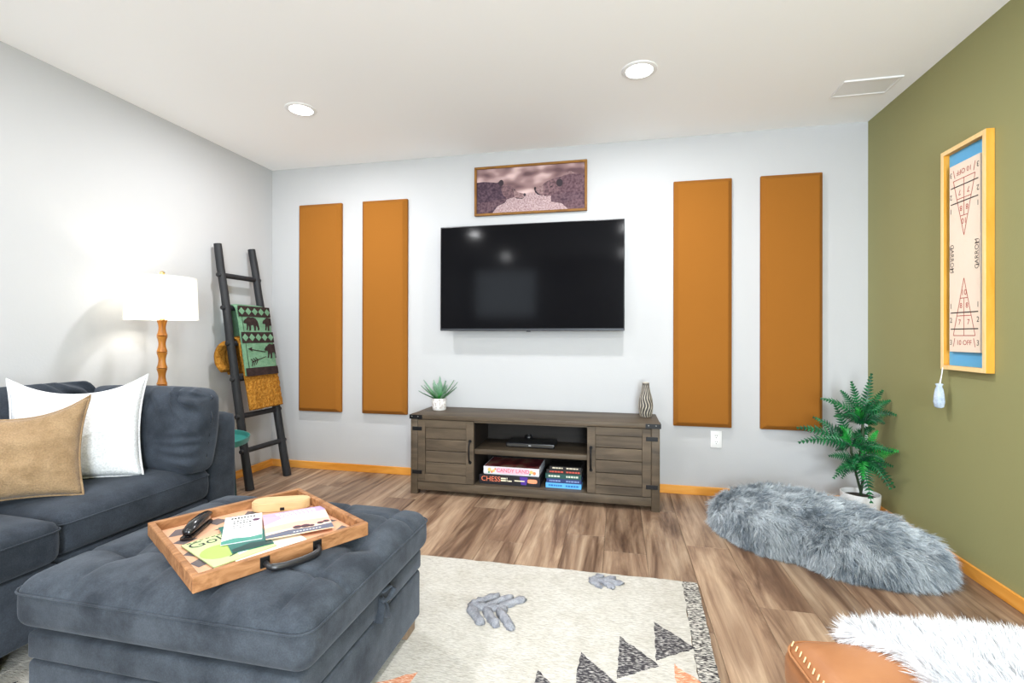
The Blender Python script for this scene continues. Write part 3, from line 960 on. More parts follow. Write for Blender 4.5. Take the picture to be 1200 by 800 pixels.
for sgn in (1, -1):
    def pt(a, b): return (a * sgn, b * sgn)
    b0 = -bh_
    base, apex, mid1, mid2 = b0 + 0.075, b0 + 0.335, b0 + 0.165, b0 + 0.245
    hwid = lambda b: 0.070 * (apex - b) / (apex - base)
    for p, q in (((-hwid(base), base), (0, apex)), ((hwid(base), base), (0, apex)), ((-hwid(base), base), (hwid(base), base)), ((-hwid(mid1), mid1), (hwid(mid1), mid1)),
                 ((-hwid(mid2), mid2), (hwid(mid2), mid2)), ((0, base), (0, mid2)), ((-0.060, base - 0.012), (-0.070, b0 + 0.024)), ((0.060, base - 0.012), (0.070, b0 + 0.024))):
        red.append(line_geo(*pt(*p), *pt(*q), 0.0032))
    for yy in (base + 0.030, mid1 + 0.015):
        ink.append(line_geo(*pt(-0.088, yy), *pt(0.088, yy), 0.005))
    ro = 0 if sgn == 1 else PI
    for s_, a, b, sz in (('10', 0, mid2 + 0.024, 0.036), ('8', -0.019, mid1 + 0.045, 0.034), ('8', 0.019, mid1 + 0.045, 0.034), ('7', -0.028, base + 0.060, 0.034), ('7', 0.028, base + 0.060, 0.034), ('10 OFF', 0, b0 + 0.042, 0.032)):
        red.append(text_geo(s_, sz, *pt(a, b), ro))
    for s_, b in (('1', mid1 + 0.045), ('2', base + 0.070), ('3', b0 + 0.042)):
        for a in (-0.086, 0.086):
            ink.append(text_geo(s_, 0.034, *pt(a, b), ro))
    for a in (-0.083, 0.083):
        ink.append(line_geo(*pt(a - 0.009, apex + 0.05), *pt(a + 0.009, apex + 0.05), 0.005))
ink.append(text_geo('CARROM', 0.032, -0.080, 0.0, -PI / 2))
ink.append(text_geo('CARROM', 0.032, 0.080, 0.0, PI / 2))
fine = [line_geo(-0.094, -0.06, -0.094, 0.06, 0.003), line_geo(0.094, -0.06, 0.094, 0.06, 0.003)]
PLn = ((-0.0246, 0, 0), (0, -1, 0), (0, 0, 1))
joined('red_markings', [on_plane(q, *PLn) for q in red], RED, board)
joined('black_markings', [on_plane(q, *PLn) for q in ink], INK, board)
joined('fine_print', [on_plane(q, *PLn) for q in fine], plain('grey_ink', srgb(150, 140, 132), 0.6), board)

po = thing('drawstring_pouch', 'pale blue drawstring pouch hanging below the shuffleboard game', 'pouch', (XR - 0.045, 2.69, 0.735))
PB = fabric('pale_blue_cloth', srgb(168, 184, 204), srgb(196, 208, 222), 30, 300, 0.9, 0.3)
V, F = lathe_geo([(0.008, 0.0), (0.017, 0.006), (0.021, 0.03), (0.019, 0.06), (0.015, 0.09), (0.010, 0.105), (0.015, 0.115), (0.012, 0.117)], 20)
V = [(p[0] * (1 + 0.10 * math.sin(5 * math.atan2(p[1], p[0]))), p[1] * (1 + 0.10 * math.sin(5 * math.atan2(p[1], p[0]))), p[2]) for p in V]
mk('bag', V, F, PB, po, True)
CORD = plain('white_cord', (0.75, 0.77, 0.8), 0.8)
tube('drawstring', [(0.0, 0.004, 0.105), (0.012, 0.004, 0.16), (0.014, 0.004, 0.195), (0.012, -0.004, 0.195), (0.0, -0.004, 0.105)], 0.0022, CORD, po, 6)

# ------------------------------------------------------------------ blanket ladder
ld = thing('blanket_ladder', 'charcoal wooden blanket ladder leaning against the left wall corner', 'ladder', (-2.48, 3.06, 0))
F1, T1 = Vector((-0.018, -0.180, 0)), Vector((-0.272, -0.198, 1.72))
F2, T2 = Vector((-0.000, 0.185, 0)), Vector((-0.272, 0.122, 1.735))
for a, b in ((F1, T1), (F2, T2)):
    pts = [a.lerp(b, i / 10) + Vector((random.uniform(-1, 1), random.uniform(-1, 1), 0)) * 0.0025 for i in range(11)]
    pts[0] = a; pts[-1] = b
    tube('rail', pts, [0.030, 0.0285, 0.028, 0.0285, 0.028, 0.028, 0.0275, 0.028, 0.027, 0.027, 0.026], CHARCOAL_WOOD, ld, 10)
RZ = [1.50, 1.27, 1.02, 0.77, 0.51, 0.27]
def railp(a, b, z): return a.lerp(b, z / b.z)
for z in RZ:
    p, q = railp(F1, T1, z), railp(F2, T2, z)
    d_ = (q - p).normalized()
    tube('rung', [p - d_ * 0.038, p - d_ * 0.03, p, q, q + d_ * 0.03, q + d_ * 0.036], [0.014, 0.018, 0.0185, 0.0185, 0.018, 0.014], CHARCOAL_WOOD, ld, 10)


def drape(profile, y0, y1, th, wave, ny=14, seed=0.0, shear=0.0):
    """cloth strip: profile in (x, z) swept along y, given thickness"""
    P = []
    for i in range(len(profile) - 1):
        a, b = Vector(profile[i]), Vector(profile[i + 1])
        n_ = max(1, int((b - a).length / 0.022))
        P += [a.lerp(b, k_ / n_) for k_ in range(n_)]
    P.append(Vector(profile[-1]))
    # smooth
    for _ in range(3):
        P = [P[0]] + [(P[i - 1] + P[i] * 2 + P[i + 1]) / 4 for i in range(1, len(P) - 1)] + [P[-1]]
    nP = len(P)
    V, F = [], []
    for s_ in (1, -1):
        for i, p in enumerate(P):
            a, b = P[max(0, i - 1)], P[min(nP - 1, i + 1)]
            t = (b - a).normalized()
            nr = Vector((-t.y, t.x))
            for j in range(ny + 1):
                f = j / ny
                y = y0 + (y1 - y0) * f + shear * (i / nP)
                w = wave * noise.noise(Vector((f * 3 + seed, i * 0.12, 0.3)))
                edge = min(1.0, min(f, 1 - f) * 8)
                q = p + nr * (s_ * th / 2 * (0.35 + 0.65 * edge) + w)
                V.append((q.x, y, q.y))
    N = nP * (ny + 1)
    for s_ in range(2):
        for i in range(nP - 1):
            for j in range(ny):
                a = s_ * N + i * (ny + 1) + j
                q = (a, a + 1, a + ny + 2, a + ny + 1)
                F.append(q if s_ else q[::-1])
    ring = [i * (ny + 1) for i in range(nP)]
    for i in range(nP - 1):
        for e in (0, ny):
            a, b = i * (ny + 1) + e, (i + 1) * (ny + 1) + e
            F.append((a, b, b + N, a + N))
    for j in range(ny):
        for i in (0, nP - 1):
            a = i * (ny + 1) + j
            F.append((a, a + 1, a + 1 + N, a + N))
    bm = bmesh.new()
    vs = [bm.verts.new(v) for v in V]
    for f in F: bm.faces.new([vs[i] for i in f])
    return bm


def rail_x(z): return -2.48 - 0.012 - 0.262 * z / 1.725
# green patterned throw
GREEN = fabric('sage_green_knit', srgb(98, 136, 108), srgb(116, 154, 126), 20, 180, 0.95, 0.5, 0.0, 0.004)
DBROWN = fabric('dark_brown_knit', srgb(44, 34, 34), srgb(58, 46, 44), 30, 200, 0.95, 0.5, 0.0, 0.004)
gt = thing('patterned_throw', 'green knit throw with dark bears and arrows over the ladder', 'blanket', (0, 0, 0))
zt, zb = 1.27, 0.79
fx = lambda z: rail_x(z) + 0.048
profg = [(rail_x(zt) - 0.036, 0.98), (rail_x(zt) - 0.036, 1.22), (rail_x(zt) - 0.03, zt + 0.026), (rail_x(zt), zt + 0.04), (rail_x(zt) + 0.040, zt + 0.022), (fx(1.2), 1.2), (fx(zb) + 0.008, zb)]
GY0, GY1 = 2.906, 3.225
from_bm('cloth', drape(profg, GY0, GY1, 0.018, 0.0012, 14, 2.0, 0.0), GREEN, gt, True, 1.0)
# second fold beneath, seen at its edge
A_ = Vector((fx(1.2) + 0.0095, 0, 1.2)); B_ = Vector((fx(zb) + 0.0175, 0, zb))
upv = (A_ - B_).normalized()
A_ = B_ + upv * 0.508
o_ = Vector((B_.x, GY0, B_.z))
Lh = (A_ - B_).length
GW = GY1 - GY0
dk = []
nrm_off = 0.0
def gp(pts): return on_plane(poly_slab(pts, 0.0, 0.003), o_, (0, 1, 0), upv)
dk.append(gp([(0.0, -0.004), (GW, -0.004), (GW, 0.055), (0, 0.055)]))
def diamond_band(v0, v1, n_, ph):
    """dark band carrying a row of green diamonds"""
    mid_, hh_ = (v0 + v1) / 2, (v1 - v0) / 2
    dk.append(on_plane(poly_geo([(0, v0), (GW, v0), (GW, v1), (0, v1)], 0.003), o_, (0, 1, 0), upv))
    wd = GW / n_
    for i in range(n_):
        xc = (i + 0.5) * wd
        v, f = on_plane(poly_geo([(xc - wd * 0.46, mid_), (xc, mid_ - hh_ * 0.70), (xc + wd * 0.46, mid_), (xc, mid_ + hh_ * 0.70)], 0.0042), o_, (0, 1, 0), upv)
        mk('woven_diamond', v, f, GREEN, gt)
diamond_band(Lh - 0.080, Lh - 0.002, 5, 0)
diamond_band(0.235, 0.315, 5, 0)
def bear(x0_, y0_, s_, flip=1):
    pts = [(0.0, 0.40), (0.03, 0.47), (0.09, 0.52), (0.12, 0.58), (0.16, 0.55), (0.24, 0.62), (0.36, 0.68), (0.50, 0.64), (0.68, 0.66), (0.84, 0.60), (0.95, 0.46), (0.98, 0.28), (1.0, 0.10), (0.98, 0.02), (0.86, 0.02), (0.88, 0.14), (0.80, 0.26), (0.76, 0.12), (0.74, 0.0), (0.62, 0.0), (0.64, 0.16), (0.60, 0.28),
           (0.46, 0.26), (0.44, 0.12), (0.42, 0.0), (0.30, 0.0), (0.33, 0.16), (0.30, 0.26), (0.24, 0.10), (0.22, 0.03), (0.12, 0.03), (0.17, 0.16), (0.19, 0.34), (0.12, 0.36), (0.04, 0.35)]
    return [(x0_ + (p[0] if flip > 0 else 1 - p[0]) * s_, y0_ + p[1] * s_) for p in pts]
def clip(pts, lo, hi): return [(max(lo, min(hi, p[0])), p[1]) for p in pts]
for pts in (clip(bear(0.035, 0.325, 0.150), 0, GW - 0.002), clip(bear(0.222, 0.325, 0.150), 0, GW - 0.002), clip(bear(0.205, 0.115, 0.165), 0, GW - 0.002)):
    dk.append(on_plane(poly_geo(pts, 0.003), o_, (0, 1, 0), upv))
for (a0, b0, a1, b1) in ((0.055, 0.190, 0.21, 0.165), (0.06, 0.095, 0.21, 0.130)):
    dk.append(on_plane(line_geo(a0, b0, a1, b1, 0.006, 0.003), o_, (0, 1, 0), upv))
dk.append(on_plane(poly_geo([(0.040, 0.193), (0.085, 0.205), (0.078, 0.188), (0.085, 0.172)], 0.0032), o_, (0, 1, 0), upv))
for q in range(3):
    xx = 0.055 + q * 0.022
    for sg in (1, -1):
        dk.append(on_plane(line_geo(xx, 0.094 + q * 0.005 + sg * 0.026 - 0.002, xx + 0.024, 0.099 + q * 0.005, 0.007, 0.0034), o_, (0, 1, 0), upv))
joined('woven_motif', dk, DBROWN, gt)
mk('edge_stitch', *[on_plane(line_geo(0.03, 0.055, 0.03, Lh - 0.08, 0.004, 0.002), o_, (0, 1, 0), upv)[i] for i in (0, 1)], DBROWN, gt)

# mustard fleece
MF = Mat('mustard_fleece', srgb(200, 138, 40), 0.95, spec=0.1)
vv = MF.coords()
fq = MF.noise(vv, 60, 4, 0.6)
MF.color(MF.ramp(fq, [(0.32, srgb(148, 95, 28)), (0.65, srgb(188, 134, 58))]))
MF.bump(fq, 1.0, 0.02)
mf = thing('fleece_throw', 'mustard yellow fleece throw hanging under the green one', 'blanket', (0, 0, 0))
zt2 = 1.02
rx2 = rail_x(zt2)
fx2 = lambda z: rail_x(z) + 0.026
profm = [(rx2 - 0.05, 0.80), (rx2 - 0.075, 0.86), (rx2 - 0.075, 0.98), (rx2 - 0.045, zt2 + 0.035), (rx2, zt2 + 0.048), (rx2 + 0.03, zt2 + 0.03), (fx2(0.95), 0.95), (fx2(0.52) + 0.012, 0.545)]
bm = drape(profm, 2.902, 3.238, 0.034, 0.006, 30, 5.0, 0.02)
bmesh.ops.subdivide_edges(bm, edges=list(bm.edges), cuts=1, use_grid_fill=True)
bm.normal_update()
for v in bm.verts:
    v.co += v.normal * 0.006 * noise.noise(v.co * 55)
from_bm('cloth', bm, MF.m, mf, True)
# a rolled end pokes out beside the rail
bm = drape([(rx2 - 0.02, 1.02), (rx2 - 0.065, 1.0), (rx2 - 0.085, 0.93), (rx2 - 0.07, 0.86), (rx2 - 0.03, 0.83)], 2.815, 2.895, 0.034, 0.004, 10, 3.0)
bm.normal_update()
for v in bm.verts:
    v.co += v.normal * 0.005 * noise.noise(v.co * 55)
from_bm('fold', bm, MF.m, mf, True)

# ------------------------------------------------------------------ side table and lamp
tt = thing('side_table', 'round teal side table with dark legs between sofa and ladder', 'side table', (-2.415, 2.31, 0))
lathe('tray_top', [(0.001, 0.445), (0.285, 0.445), (0.300, 0.450), (0.306, 0.474), (0.309, 0.476), (0.312, 0.474), (0.306, 0.442), (0.290, 0.436), (0.001, 0.436)], TEAL, tt, 48, cap=False)
for a in (12, 132, 252):
    ca, sa = math.cos(math.radians(a - 12)), math.sin(math.radians(a - 12))
    tube('leg', [(0.29 * ca, 0.29 * sa, 0.450), (0.30 * ca, 0.30 * sa, 0.30), (0.325 * ca, 0.325 * sa, 0.0)], [0.013, 0.013, 0.011], TEAL_DARK, tt, 10)

lp = thing('table_lamp', 'turned wooden lamp with a white drum shade behind the sofa', 'lamp', (-2.548, 2.26, 0.446))
z0 = 0.0
lathe('foot_disc', [(0.075, 0), (0.078, 0.006), (0.075, 0.018), (0.03, 0.024)], LAMP_WOOD, lp, 32)
colp = []
sh = 0.0925
zc = 1.166 - 0.446 - 0.004
segz = []
while zc > 0.03:
    segz.append(zc); zc -= sh
for zt_ in segz:
    zb_ = max(0.02, zt_ - sh + 0.006)
    n_ = 10
    prof = []
    for i in range(n_ + 1):
        t = i / n_
        r = 0.0175 + 0.0090 * abs(2 * t - 1) ** 1.8
        prof.append((r, zb_ + (zt_ - zb_) * t))
    prof = [(0.0185, zb_ - 0.006)] + [(0.0255, zb_ - 0.001)] + prof + [(0.0255, zt_ + 0.001)]
    lathe('column_segment', prof, LAMP_WOOD, lp, 24)
lathe('neck', [(0.012, 0.715), (0.012, 0.76), (0.015, 0.762), (0.015, 0.785), (0.004, 0.79), (0.004, 0.965)], BRASS, lp, 16)
lathe('finial', [(0.005, 0.962), (0.010, 0.966), (0.006, 0.972), (0.013, 0.982), (0.013, 0.990), (0.006, 0.997), (0.001, 0.998)], BRASS, lp, 16)
k = bpy.data.materials.new('lamp_shade_linen')
k.use_nodes = True
nt = k.node_tree
nt.nodes.clear()
o1 = nt.nodes.new('ShaderNodeOutputMaterial')
mx = nt.nodes.new('ShaderNodeMixShader')
df = nt.nodes.new('ShaderNodeBsdfDiffuse'); df.inputs[0].default_value = (0.85, 0.84, 0.80, 1)
tr = nt.nodes.new('ShaderNodeBsdfTranslucent'); tr.inputs[0].default_value = (0.92, 0.88, 0.80, 1)
mx.inputs[0].default_value = 0.28
nt.links.new(df.outputs[0], mx.inputs[1]); nt.links.new(tr.outputs[0], mx.inputs[2]); nt.links.new(mx.outputs[0], o1.inputs[0])
SHADE = k
lathe('shade', [(0.176, 0.722), (0.166, 0.960)], SHADE, lp, 64, cap=False)
lathe('shade_trim', [(0.1745, 0.720), (0.178, 0.720), (0.1778, 0.727), (0.1745, 0.727), (0.1745, 0.720)], plain('shade_hem', (0.8, 0.78, 0.74), 0.8), lp, 64, cap=False)
lathe('shade_trim', [(0.1645, 0.954), (0.168, 0.954), (0.168, 0.961), (0.1645, 0.961), (0.1645, 0.954)], plain('shade_hem_top', (0.8, 0.78, 0.74), 0.8), lp, 64, cap=False)
sp_geo = [tube_geo([(0.004 * math.cos(a), 0.004 * math.sin(a), 0.948), (0.166 * math.cos(a), 0.166 * math.sin(a), 0.956)], 0.0018, 6) for a in (0.3, 0.3 + 2 * PI / 3, 0.3 + 4 * PI / 3)]
joined('shade_spider', sp_geo, BRASS, lp)
BULB = bpy.data.materials.new('bulb_glow')
BULB.use_nodes = True
BULB.node_tree.nodes.clear()
e2 = BULB.node_tree.nodes.new('ShaderNodeEmission'); e2.inputs[1].default_value = 8.0; e2.inputs[0].default_value = (1, 0.9, 0.75, 1)
o2 = BULB.node_tree.nodes.new('ShaderNodeOutputMaterial'); BULB.node_tree.links.new(e2.outputs[0], o2.inputs[0])
bc = (0.045, 0)
lathe('bulb', [(0.012, 0.79), (0.014, 0.80), (0.028, 0.83), (0.030, 0.85), (0.022, 0.872), (0.001, 0.88)], BULB, lp, 16, (0, 0))
pd = bpy.data.lights.new('lamp_bulb_light', 'POINT')
pd.energy = LAMP_W; pd.color = (1.0, 0.93, 0.80); pd.shadow_soft_size = 0.035
po_ = bpy.data.objects.new('lamp_bulb_light', pd); COL.objects.link(po_)
po_.location = (-2.548 - 0.05, 2.26, 0.446 + 0.85)

# ------------------------------------------------------------------ sofa
SX = -1.84
sofa = thing('sectional_sofa', 'charcoal blue velvet sofa along the white left wall', 'sofa', (0, 0, 0))
def soft(name, c, size, mat, parent, r=0.05, top=0.02, side=0.01, n=16, rot=(0, 0, 0), wrinkle=0.0, seed=0.0, dent=None, pipe=None, pipemat=None):
    w, d, h = size
    bm = cushion_geo(w, d, h, r, n, top, side, dent, wrinkle, seed)
    o = from_bm(name, bm, mat, parent, True)
    o.location = c
    o.rotation_euler = rot
    if pipe:
        for zz, ins in pipe:
            v, f = piping_loop(w + side, d + side, zz, 0.0028, max(r, 0.04), ins)
            mk('piping', v, f, pipemat or mat, o, True)
    return o
WOODLEG = wood('walnut_leg', [(0.3, srgb(96, 78, 62)), (0.7, srgb(140, 118, 98))], (12, 12, 3), 0.5)
box('base', (-2.74, SX - 0.012), (1.255, 1.882), (0.10, 0.318), SOFA, sofa, 0.012, 3)
box('base', (-2.74, SX + 0.025), (0.50, 1.245), (0.10, 0.318), SOFA, sofa, 0.012, 3)
soft('arm', (-2.30, 1.966, 0.10), (0.90, 0.158, 0.598), SOFA, sofa, 0.025, 0.004, 0.002, 12)
soft('arm', (-2.30, 0.42, 0.10), (0.90, 0.158, 0.598), SOFA, sofa, 0.025, 0.004, 0.002, 12)
soft('back_frame', (-2.685, 1.192, 0.10), (0.15, 1.38, 0.62), SOFA, sofa, 0.03, 0.004, 0.002, 12)
soft('seat_cushion', (-2.21, 1.565, 0.322), (0.745, 0.618, 0.145), SOFA, sofa, 0.035, 0.028, 0.010, 20, pipe=[(0.112, -0.002)], pipemat=SOFA, wrinkle=0.0015)
soft('seat_cushion', (-2.19, 0.872, 0.322), (0.78, 0.738, 0.145), SOFA, sofa, 0.035, 0.028, 0.010, 20, pipe=[(0.112, -0.002)], pipemat=SOFA, wrinkle=0.0015, seed=3)
# back cushions: lie back against the frame and the arm
def back_cushion(loc, rot, w, h, th, seed):
    bm = cushion_geo(w, th, h, 0.045, 44, 0.010, 0.016, None, 0.0, seed)
    for v in bm.verts:
        sx, sz = v.co.x / (w / 2), v.co.z / h
        # pulled creases fanning from the outer edges
        if v.co.y < 0:
            cr = 0.011 * math.sin(sz * 40 + 7 * noise.noise(Vector((sx * 2, sz * 3, seed)))) * max(0, abs(sx) - 0.45) ** 1.1
            cr += 0.020 * math.sin((sx + sz) * 24 + 4 * noise.noise(Vector((sx * 3, sz * 2, seed + 4)))) * max(0, sz - 0.5) * max(0, sx + 0.3)
            v.co.y += cr * 1.8
            v.co.y -= 0.02 * (1 - sx ** 2) * math.sin(PI * min(1, max(0, sz)))
        v.co += Vector((0, 1, 0)) * 0.006 * noise.noise(v.co * 7 + Vector((seed, 0, 0)))
    o = from_bm('back_cushion', bm, SOFA, sofa, True)
    o.location = loc; o.rotation_euler = rot
    return o
back_cushion((-2.105, 1.795, 0.462), (math.radians(-6), 0, 0), 0.60, 0.372, 0.15, 1.0)
back_cushion((-2.535, 1.585, 0.470), (math.radians(-9), 0, PI / 2), 0.60, 0.375, 0.17, 7.0)
back_cushion((-2.535, 0.89, 0.470), (math.radians(-9), 0, PI / 2), 0.70, 0.375, 0.17, 12.0)
for (x0_, y0_) in ((-1.93, 1.10), (-1.93, 1.80), (-2.68, 1.80), (-2.68, 0.55), (-1.93, 0.55)):
    box('leg', (x0_ - 0.045, x0_ + 0.03), (y0_ - 0.035, y0_ + 0.035), (0.0105, 0.10), WOODLEG, sofa, 0.004, 1)

# throw pillows
def pillow(name, label, loc, rotz, tilt, w, h, th, chop, mat, seed, lean=0.0):
    t = thing(name, label, 'pillow', loc, (0, 0, 0))
    bm = pillow_mesh(w, h, th, chop, seed)
    o = from_bm('cover', bm, mat, t, True)
    o.rotation_euler = (math.radians(tilt), math.radians(lean), math.radians(rotz))
    pts = []
    n = 24
    P = lambda s, tt_: (w / 2 * s * (1 - 0.10 * (1 - tt_ * tt_)) * (1 + 0.3 * chop * ((tt_ + 1) / 2) ** 3), 0, h / 2 * tt_ * (1 - 0.10 * (1 - s * s)) - chop * (1 - abs(s) ** 2.3) * ((tt_ + 1) / 2) ** 2 + h / 2)
    for i in range(n): pts.append(P(-1 + 2 * i / n, -1))
    for i in range(n): pts.append(P(1, -1 + 2 * i / n))
    for i in range(n): pts.append(P(1 - 2 * i / n, 1))
    for i in range(n): pts.append(P(-1, 1 - 2 * i / n))
    v, f = tube_geo(pts, 0.0045, 6, True)
    mk('welt', v, f, mat, o, True)
    return t
pillow('throw_pillow', 'white textured throw pillow with a dented top on the sofa', (-2.115, 1.50, 0.482), 43.5, -14, 0.44, 0.435, 0.17, 0.055, WHITE_FABRIC, 3.0)
pillow('throw_pillow', 'tan woven throw pillow in front of the white pillow', (-2.085, 1.262, 0.484), 45, -17, 0.41, 0.375, 0.16, 0.06, TAN_FABRIC, 9.0)

# ------------------------------------------------------------------ rug
rug = thing('area_rug', 'cream woven rug with charcoal triangles and grey tufted motifs', 'rug', (0, 0, 0))
RX0, RX1, RY0, RY1 = -2.25, 0.338, 0.62, 2.207
sk = 0.045   # the right end leans a little
def rugx(x, y): return x - sk * (2.207 - y) * (1 if x > 0 else 0.3)
def rug_patch(name, poly, z0, z1, mat, jit=0.0, sub=0.03):
    pts = []
    L = len(poly)
    for i in range(L):
        a, b = Vector(poly[i]), Vector(poly[(i + 1) % L])
        n_ = max(1, int((b - a).length / sub))
        for k_ in range(n_):
            p = a.lerp(b, k_ / n_)
            if jit: p += Vector((random.uniform(-jit, jit), random.uniform(-jit, jit)))
            pts.append((p.x, p.y))
    return mk(name, *poly_slab(pts, z0, z1), mat, rug)
BANDX = 0.276
rug_patch('field', [(RX0 + 0.06, RY0), (BANDX - 0.07, RY0), (BANDX, RY1), (RX0 + 0.06, RY1 - 0.03)], 0.0, 0.010, CREAM_RUG, 0.004)
rug_patch('end_band', [(BANDX - 0.07, RY0), (BANDX - 0.005, RY0), (RX1, RY1 - 0.002), (BANDX + 0.0, RY1)], 0.0, 0.0095, RUG_BAND, 0.002)
rug_patch('end_band', [(RX0, RY0), (RX0 + 0.06, RY0), (RX0 + 0.06, RY1 - 0.03), (RX0, RY1 - 0.03)], 0.0, 0.0095, RUG_BAND, 0.002)
tv_ = Vector((-0.1275, -0.1175))
A0 = [Vector((0.136, 1.87)), Vector((0.126, 1.650)), Vector((0.262, 1.742))]
for q in range(9):
    pts = [tuple(p + tv_ * q) for p in A0]
    if min(p[1] for p in pts) > 0.64:
        rug_patch('woven_triangle', pts, 0.0095, 0.0112, RUG_DARK, 0.003, 0.016)
for q in range(9):
    pts = [(p.x + tv_.x * q + 0.045, p.y + tv_.y * q - 0.225) for p in A0]
    if pts[0][0] < 0.23 and min(p[1] for p in pts) > 0.64:
        rug_patch('woven_triangle', pts, 0.0095, 0.0112, RUG_ORANGE, 0.003, 0.016)
for q in range(4):
    pts = [(-0.62 + 0.13 * q * -1, 1.425 - 0.115 * q), (-0.635 - 0.13 * q, 1.25 - 0.115 * q), (-0.76 - 0.13 * q, 1.33 - 0.115 * q)]
    rug_patch('woven_triangle', pts, 0.0095, 0.0112, RUG_ORANGE, 0.003, 0.016)
for q in range(3):
    pts = [(-1.80 + 0.13 * q, 1.125 - 0.115 * q), (-1.79 + 0.13 * q, 0.92 - 0.115 * q), (-1.92 + 0.13 * q, 1.03 - 0.115 * q)]
    rug_patch('woven_triangle', pts, 0.0095, 0.0112, RUG_DARK, 0.003, 0.016)


def tuft_bar(a, b, r, parent):
    a, b = Vector((*a, 0.012)), Vector((*b, 0.012))
    n_ = 8
    pts = [a.lerp(b, i / n_) for i in range(n_ + 1)]
    rad = [r * (0.55 if i in (0, n_) else 1.0) for i in range(n_ + 1)]
    v, f = tube_geo(pts, rad, 10, False, 0.8)
    v = [p + Vector((noise.noise(p * 90), noise.noise(p * 90 + Vector((9, 0, 0))), abs(noise.noise(p * 90 + Vector((0, 7, 0)))))) * 0.011 for p in v]
    return v, f
def leaf_motif(ox, oy, s):
    B = [((-0.568, 1.813), (-0.470, 1.915)), ((-0.510, 1.815), (-0.415, 1.915)), ((-0.455, 1.822), (-0.365, 1.913)), ((-0.568, 1.813), (-0.486, 1.706)), ((-0.505, 1.810), (-0.430, 1.708)), ((-0.448, 1.812), (-0.372, 1.702)), ((-0.568, 1.813), (-0.415, 1.820))]
    for a, b in B:
        f_ = lambda p: ((p[0] + 0.568) * s + ox, (p[1] - 1.813) * s + oy)
        v, f = tuft_bar(f_(a), f_(b), 0.0185, rug)
        mk('tuft', v, f, TUFT, rug, True)
leaf_motif(-0.568, 1.813, 1.0)
for a, b in (((-0.115, 2.118), (-0.06, 2.170)), ((-0.062, 2.115), (-0.01, 2.165)), ((-0.115, 2.118), (-0.062, 2.072)), ((-0.06, 2.115), (-0.012, 2.075)), ((-0.115, 2.118), (0.03, 2.122))):
    v, f = tuft_bar(a, b, 0.0145, rug)
    mk('tuft', v, f, TUFT, rug, True)

# ------------------------------------------------------------------ storage ottoman
RZ0 = 0.011
ot = thing('storage_ottoman', 'slate blue tufted storage ottoman in front of the sofa', 'ottoman', (-1.113, 1.305, RZ0))
OW, OD = 0.875, 0.715
SXs = [-1.37, -1.17, -0.97, -0.77]; SYs = [1.12, 1.32, 1.53]
BT_ = [(0, 0), (2, 0), (1, 1), (3, 1), (0, 2), (2, 2)]
def odent(x, y):
    X, Y = x - 1.113, y + 1.305
    d = 0.0
    for i, j in BT_:
        r2 = (X - SXs[i]) ** 2 + (Y - SYs[j]) ** 2
        d -= 0.024 * math.exp(-r2 / 0.0030)
    for sx in SXs: d -= 0.009 * math.exp(-((X - sx) / 0.008) ** 2)
    for sy in SYs: d -= 0.009 * math.exp(-((Y - sy) / 0.008) ** 2)
    return d
box('body', (-0.40, 0.41), (-0.345, 0.345), (0.045, 0.214), OTTO, ot, 0.012, 3)
box('upper_band', (-0.398, 0.412), (-0.347, 0.347), (0.219, 0.288), OTTO, ot, 0.010, 3)
lid = soft('lid_cushion', (0, 0, 0.292), (OW, OD, 0.135), OTTO, ot, 0.045, 0.034, 0.006, 84, dent=odent, pipe=[(0.104, -0.0015)], pipemat=OTTO)
def top_z(x, y):
    return 0
for i, j in BT_:
    v, f = lathe_geo([(0.013, 0.0), (0.012, 0.004), (0.007, 0.007), (0.001, 0.008)], 16)
    b_ = mk('button', v, f, OTTO, lid, True)
    bx_, by_ = SXs[i] + 1.113, SYs[j] - 1.305
    b_.location = (bx_, by_, 0.135 + 0.034 * (1 - (bx_ / OW * 2) ** 4) * (1 - (by_ / OD * 2) ** 4) - 0.024 - 0.018 - 0.001)
for xx in (-0.375, 0.345):
    for yy in (-0.33, 0.26):
        box('leg', (xx, xx + 0.05), (yy, yy + 0.07), (0, 0.048), WOODLEG, ot, 0.003, 1)
pu = joined('pull_loop', [tube_geo([(0.413, 0.030, 0.278), (0.430, 0.018, 0.272), (0.436, 0.045, 0.268), (0.432, 0.085, 0.276), (0.424, 0.075, 0.290), (0.416, 0.045, 0.284)], [0.007, 0.009, 0.009, 0.009, 0.008, 0.007], 8, False, 0.5),
                          tube_geo([(0.418, 0.026, 0.276), (0.424, 0.020, 0.250), (0.4235, 0.000, 0.215)], [0.008, 0.012, 0.016], 8, False, 0.35),
                          tube_geo([(0.418, 0.035, 0.276), (0.424, 0.045, 0.250), (0.4235, 0.055, 0.205)], [0.008, 0.012, 0.016], 8, False, 0.35)], OTTO, ot, True)

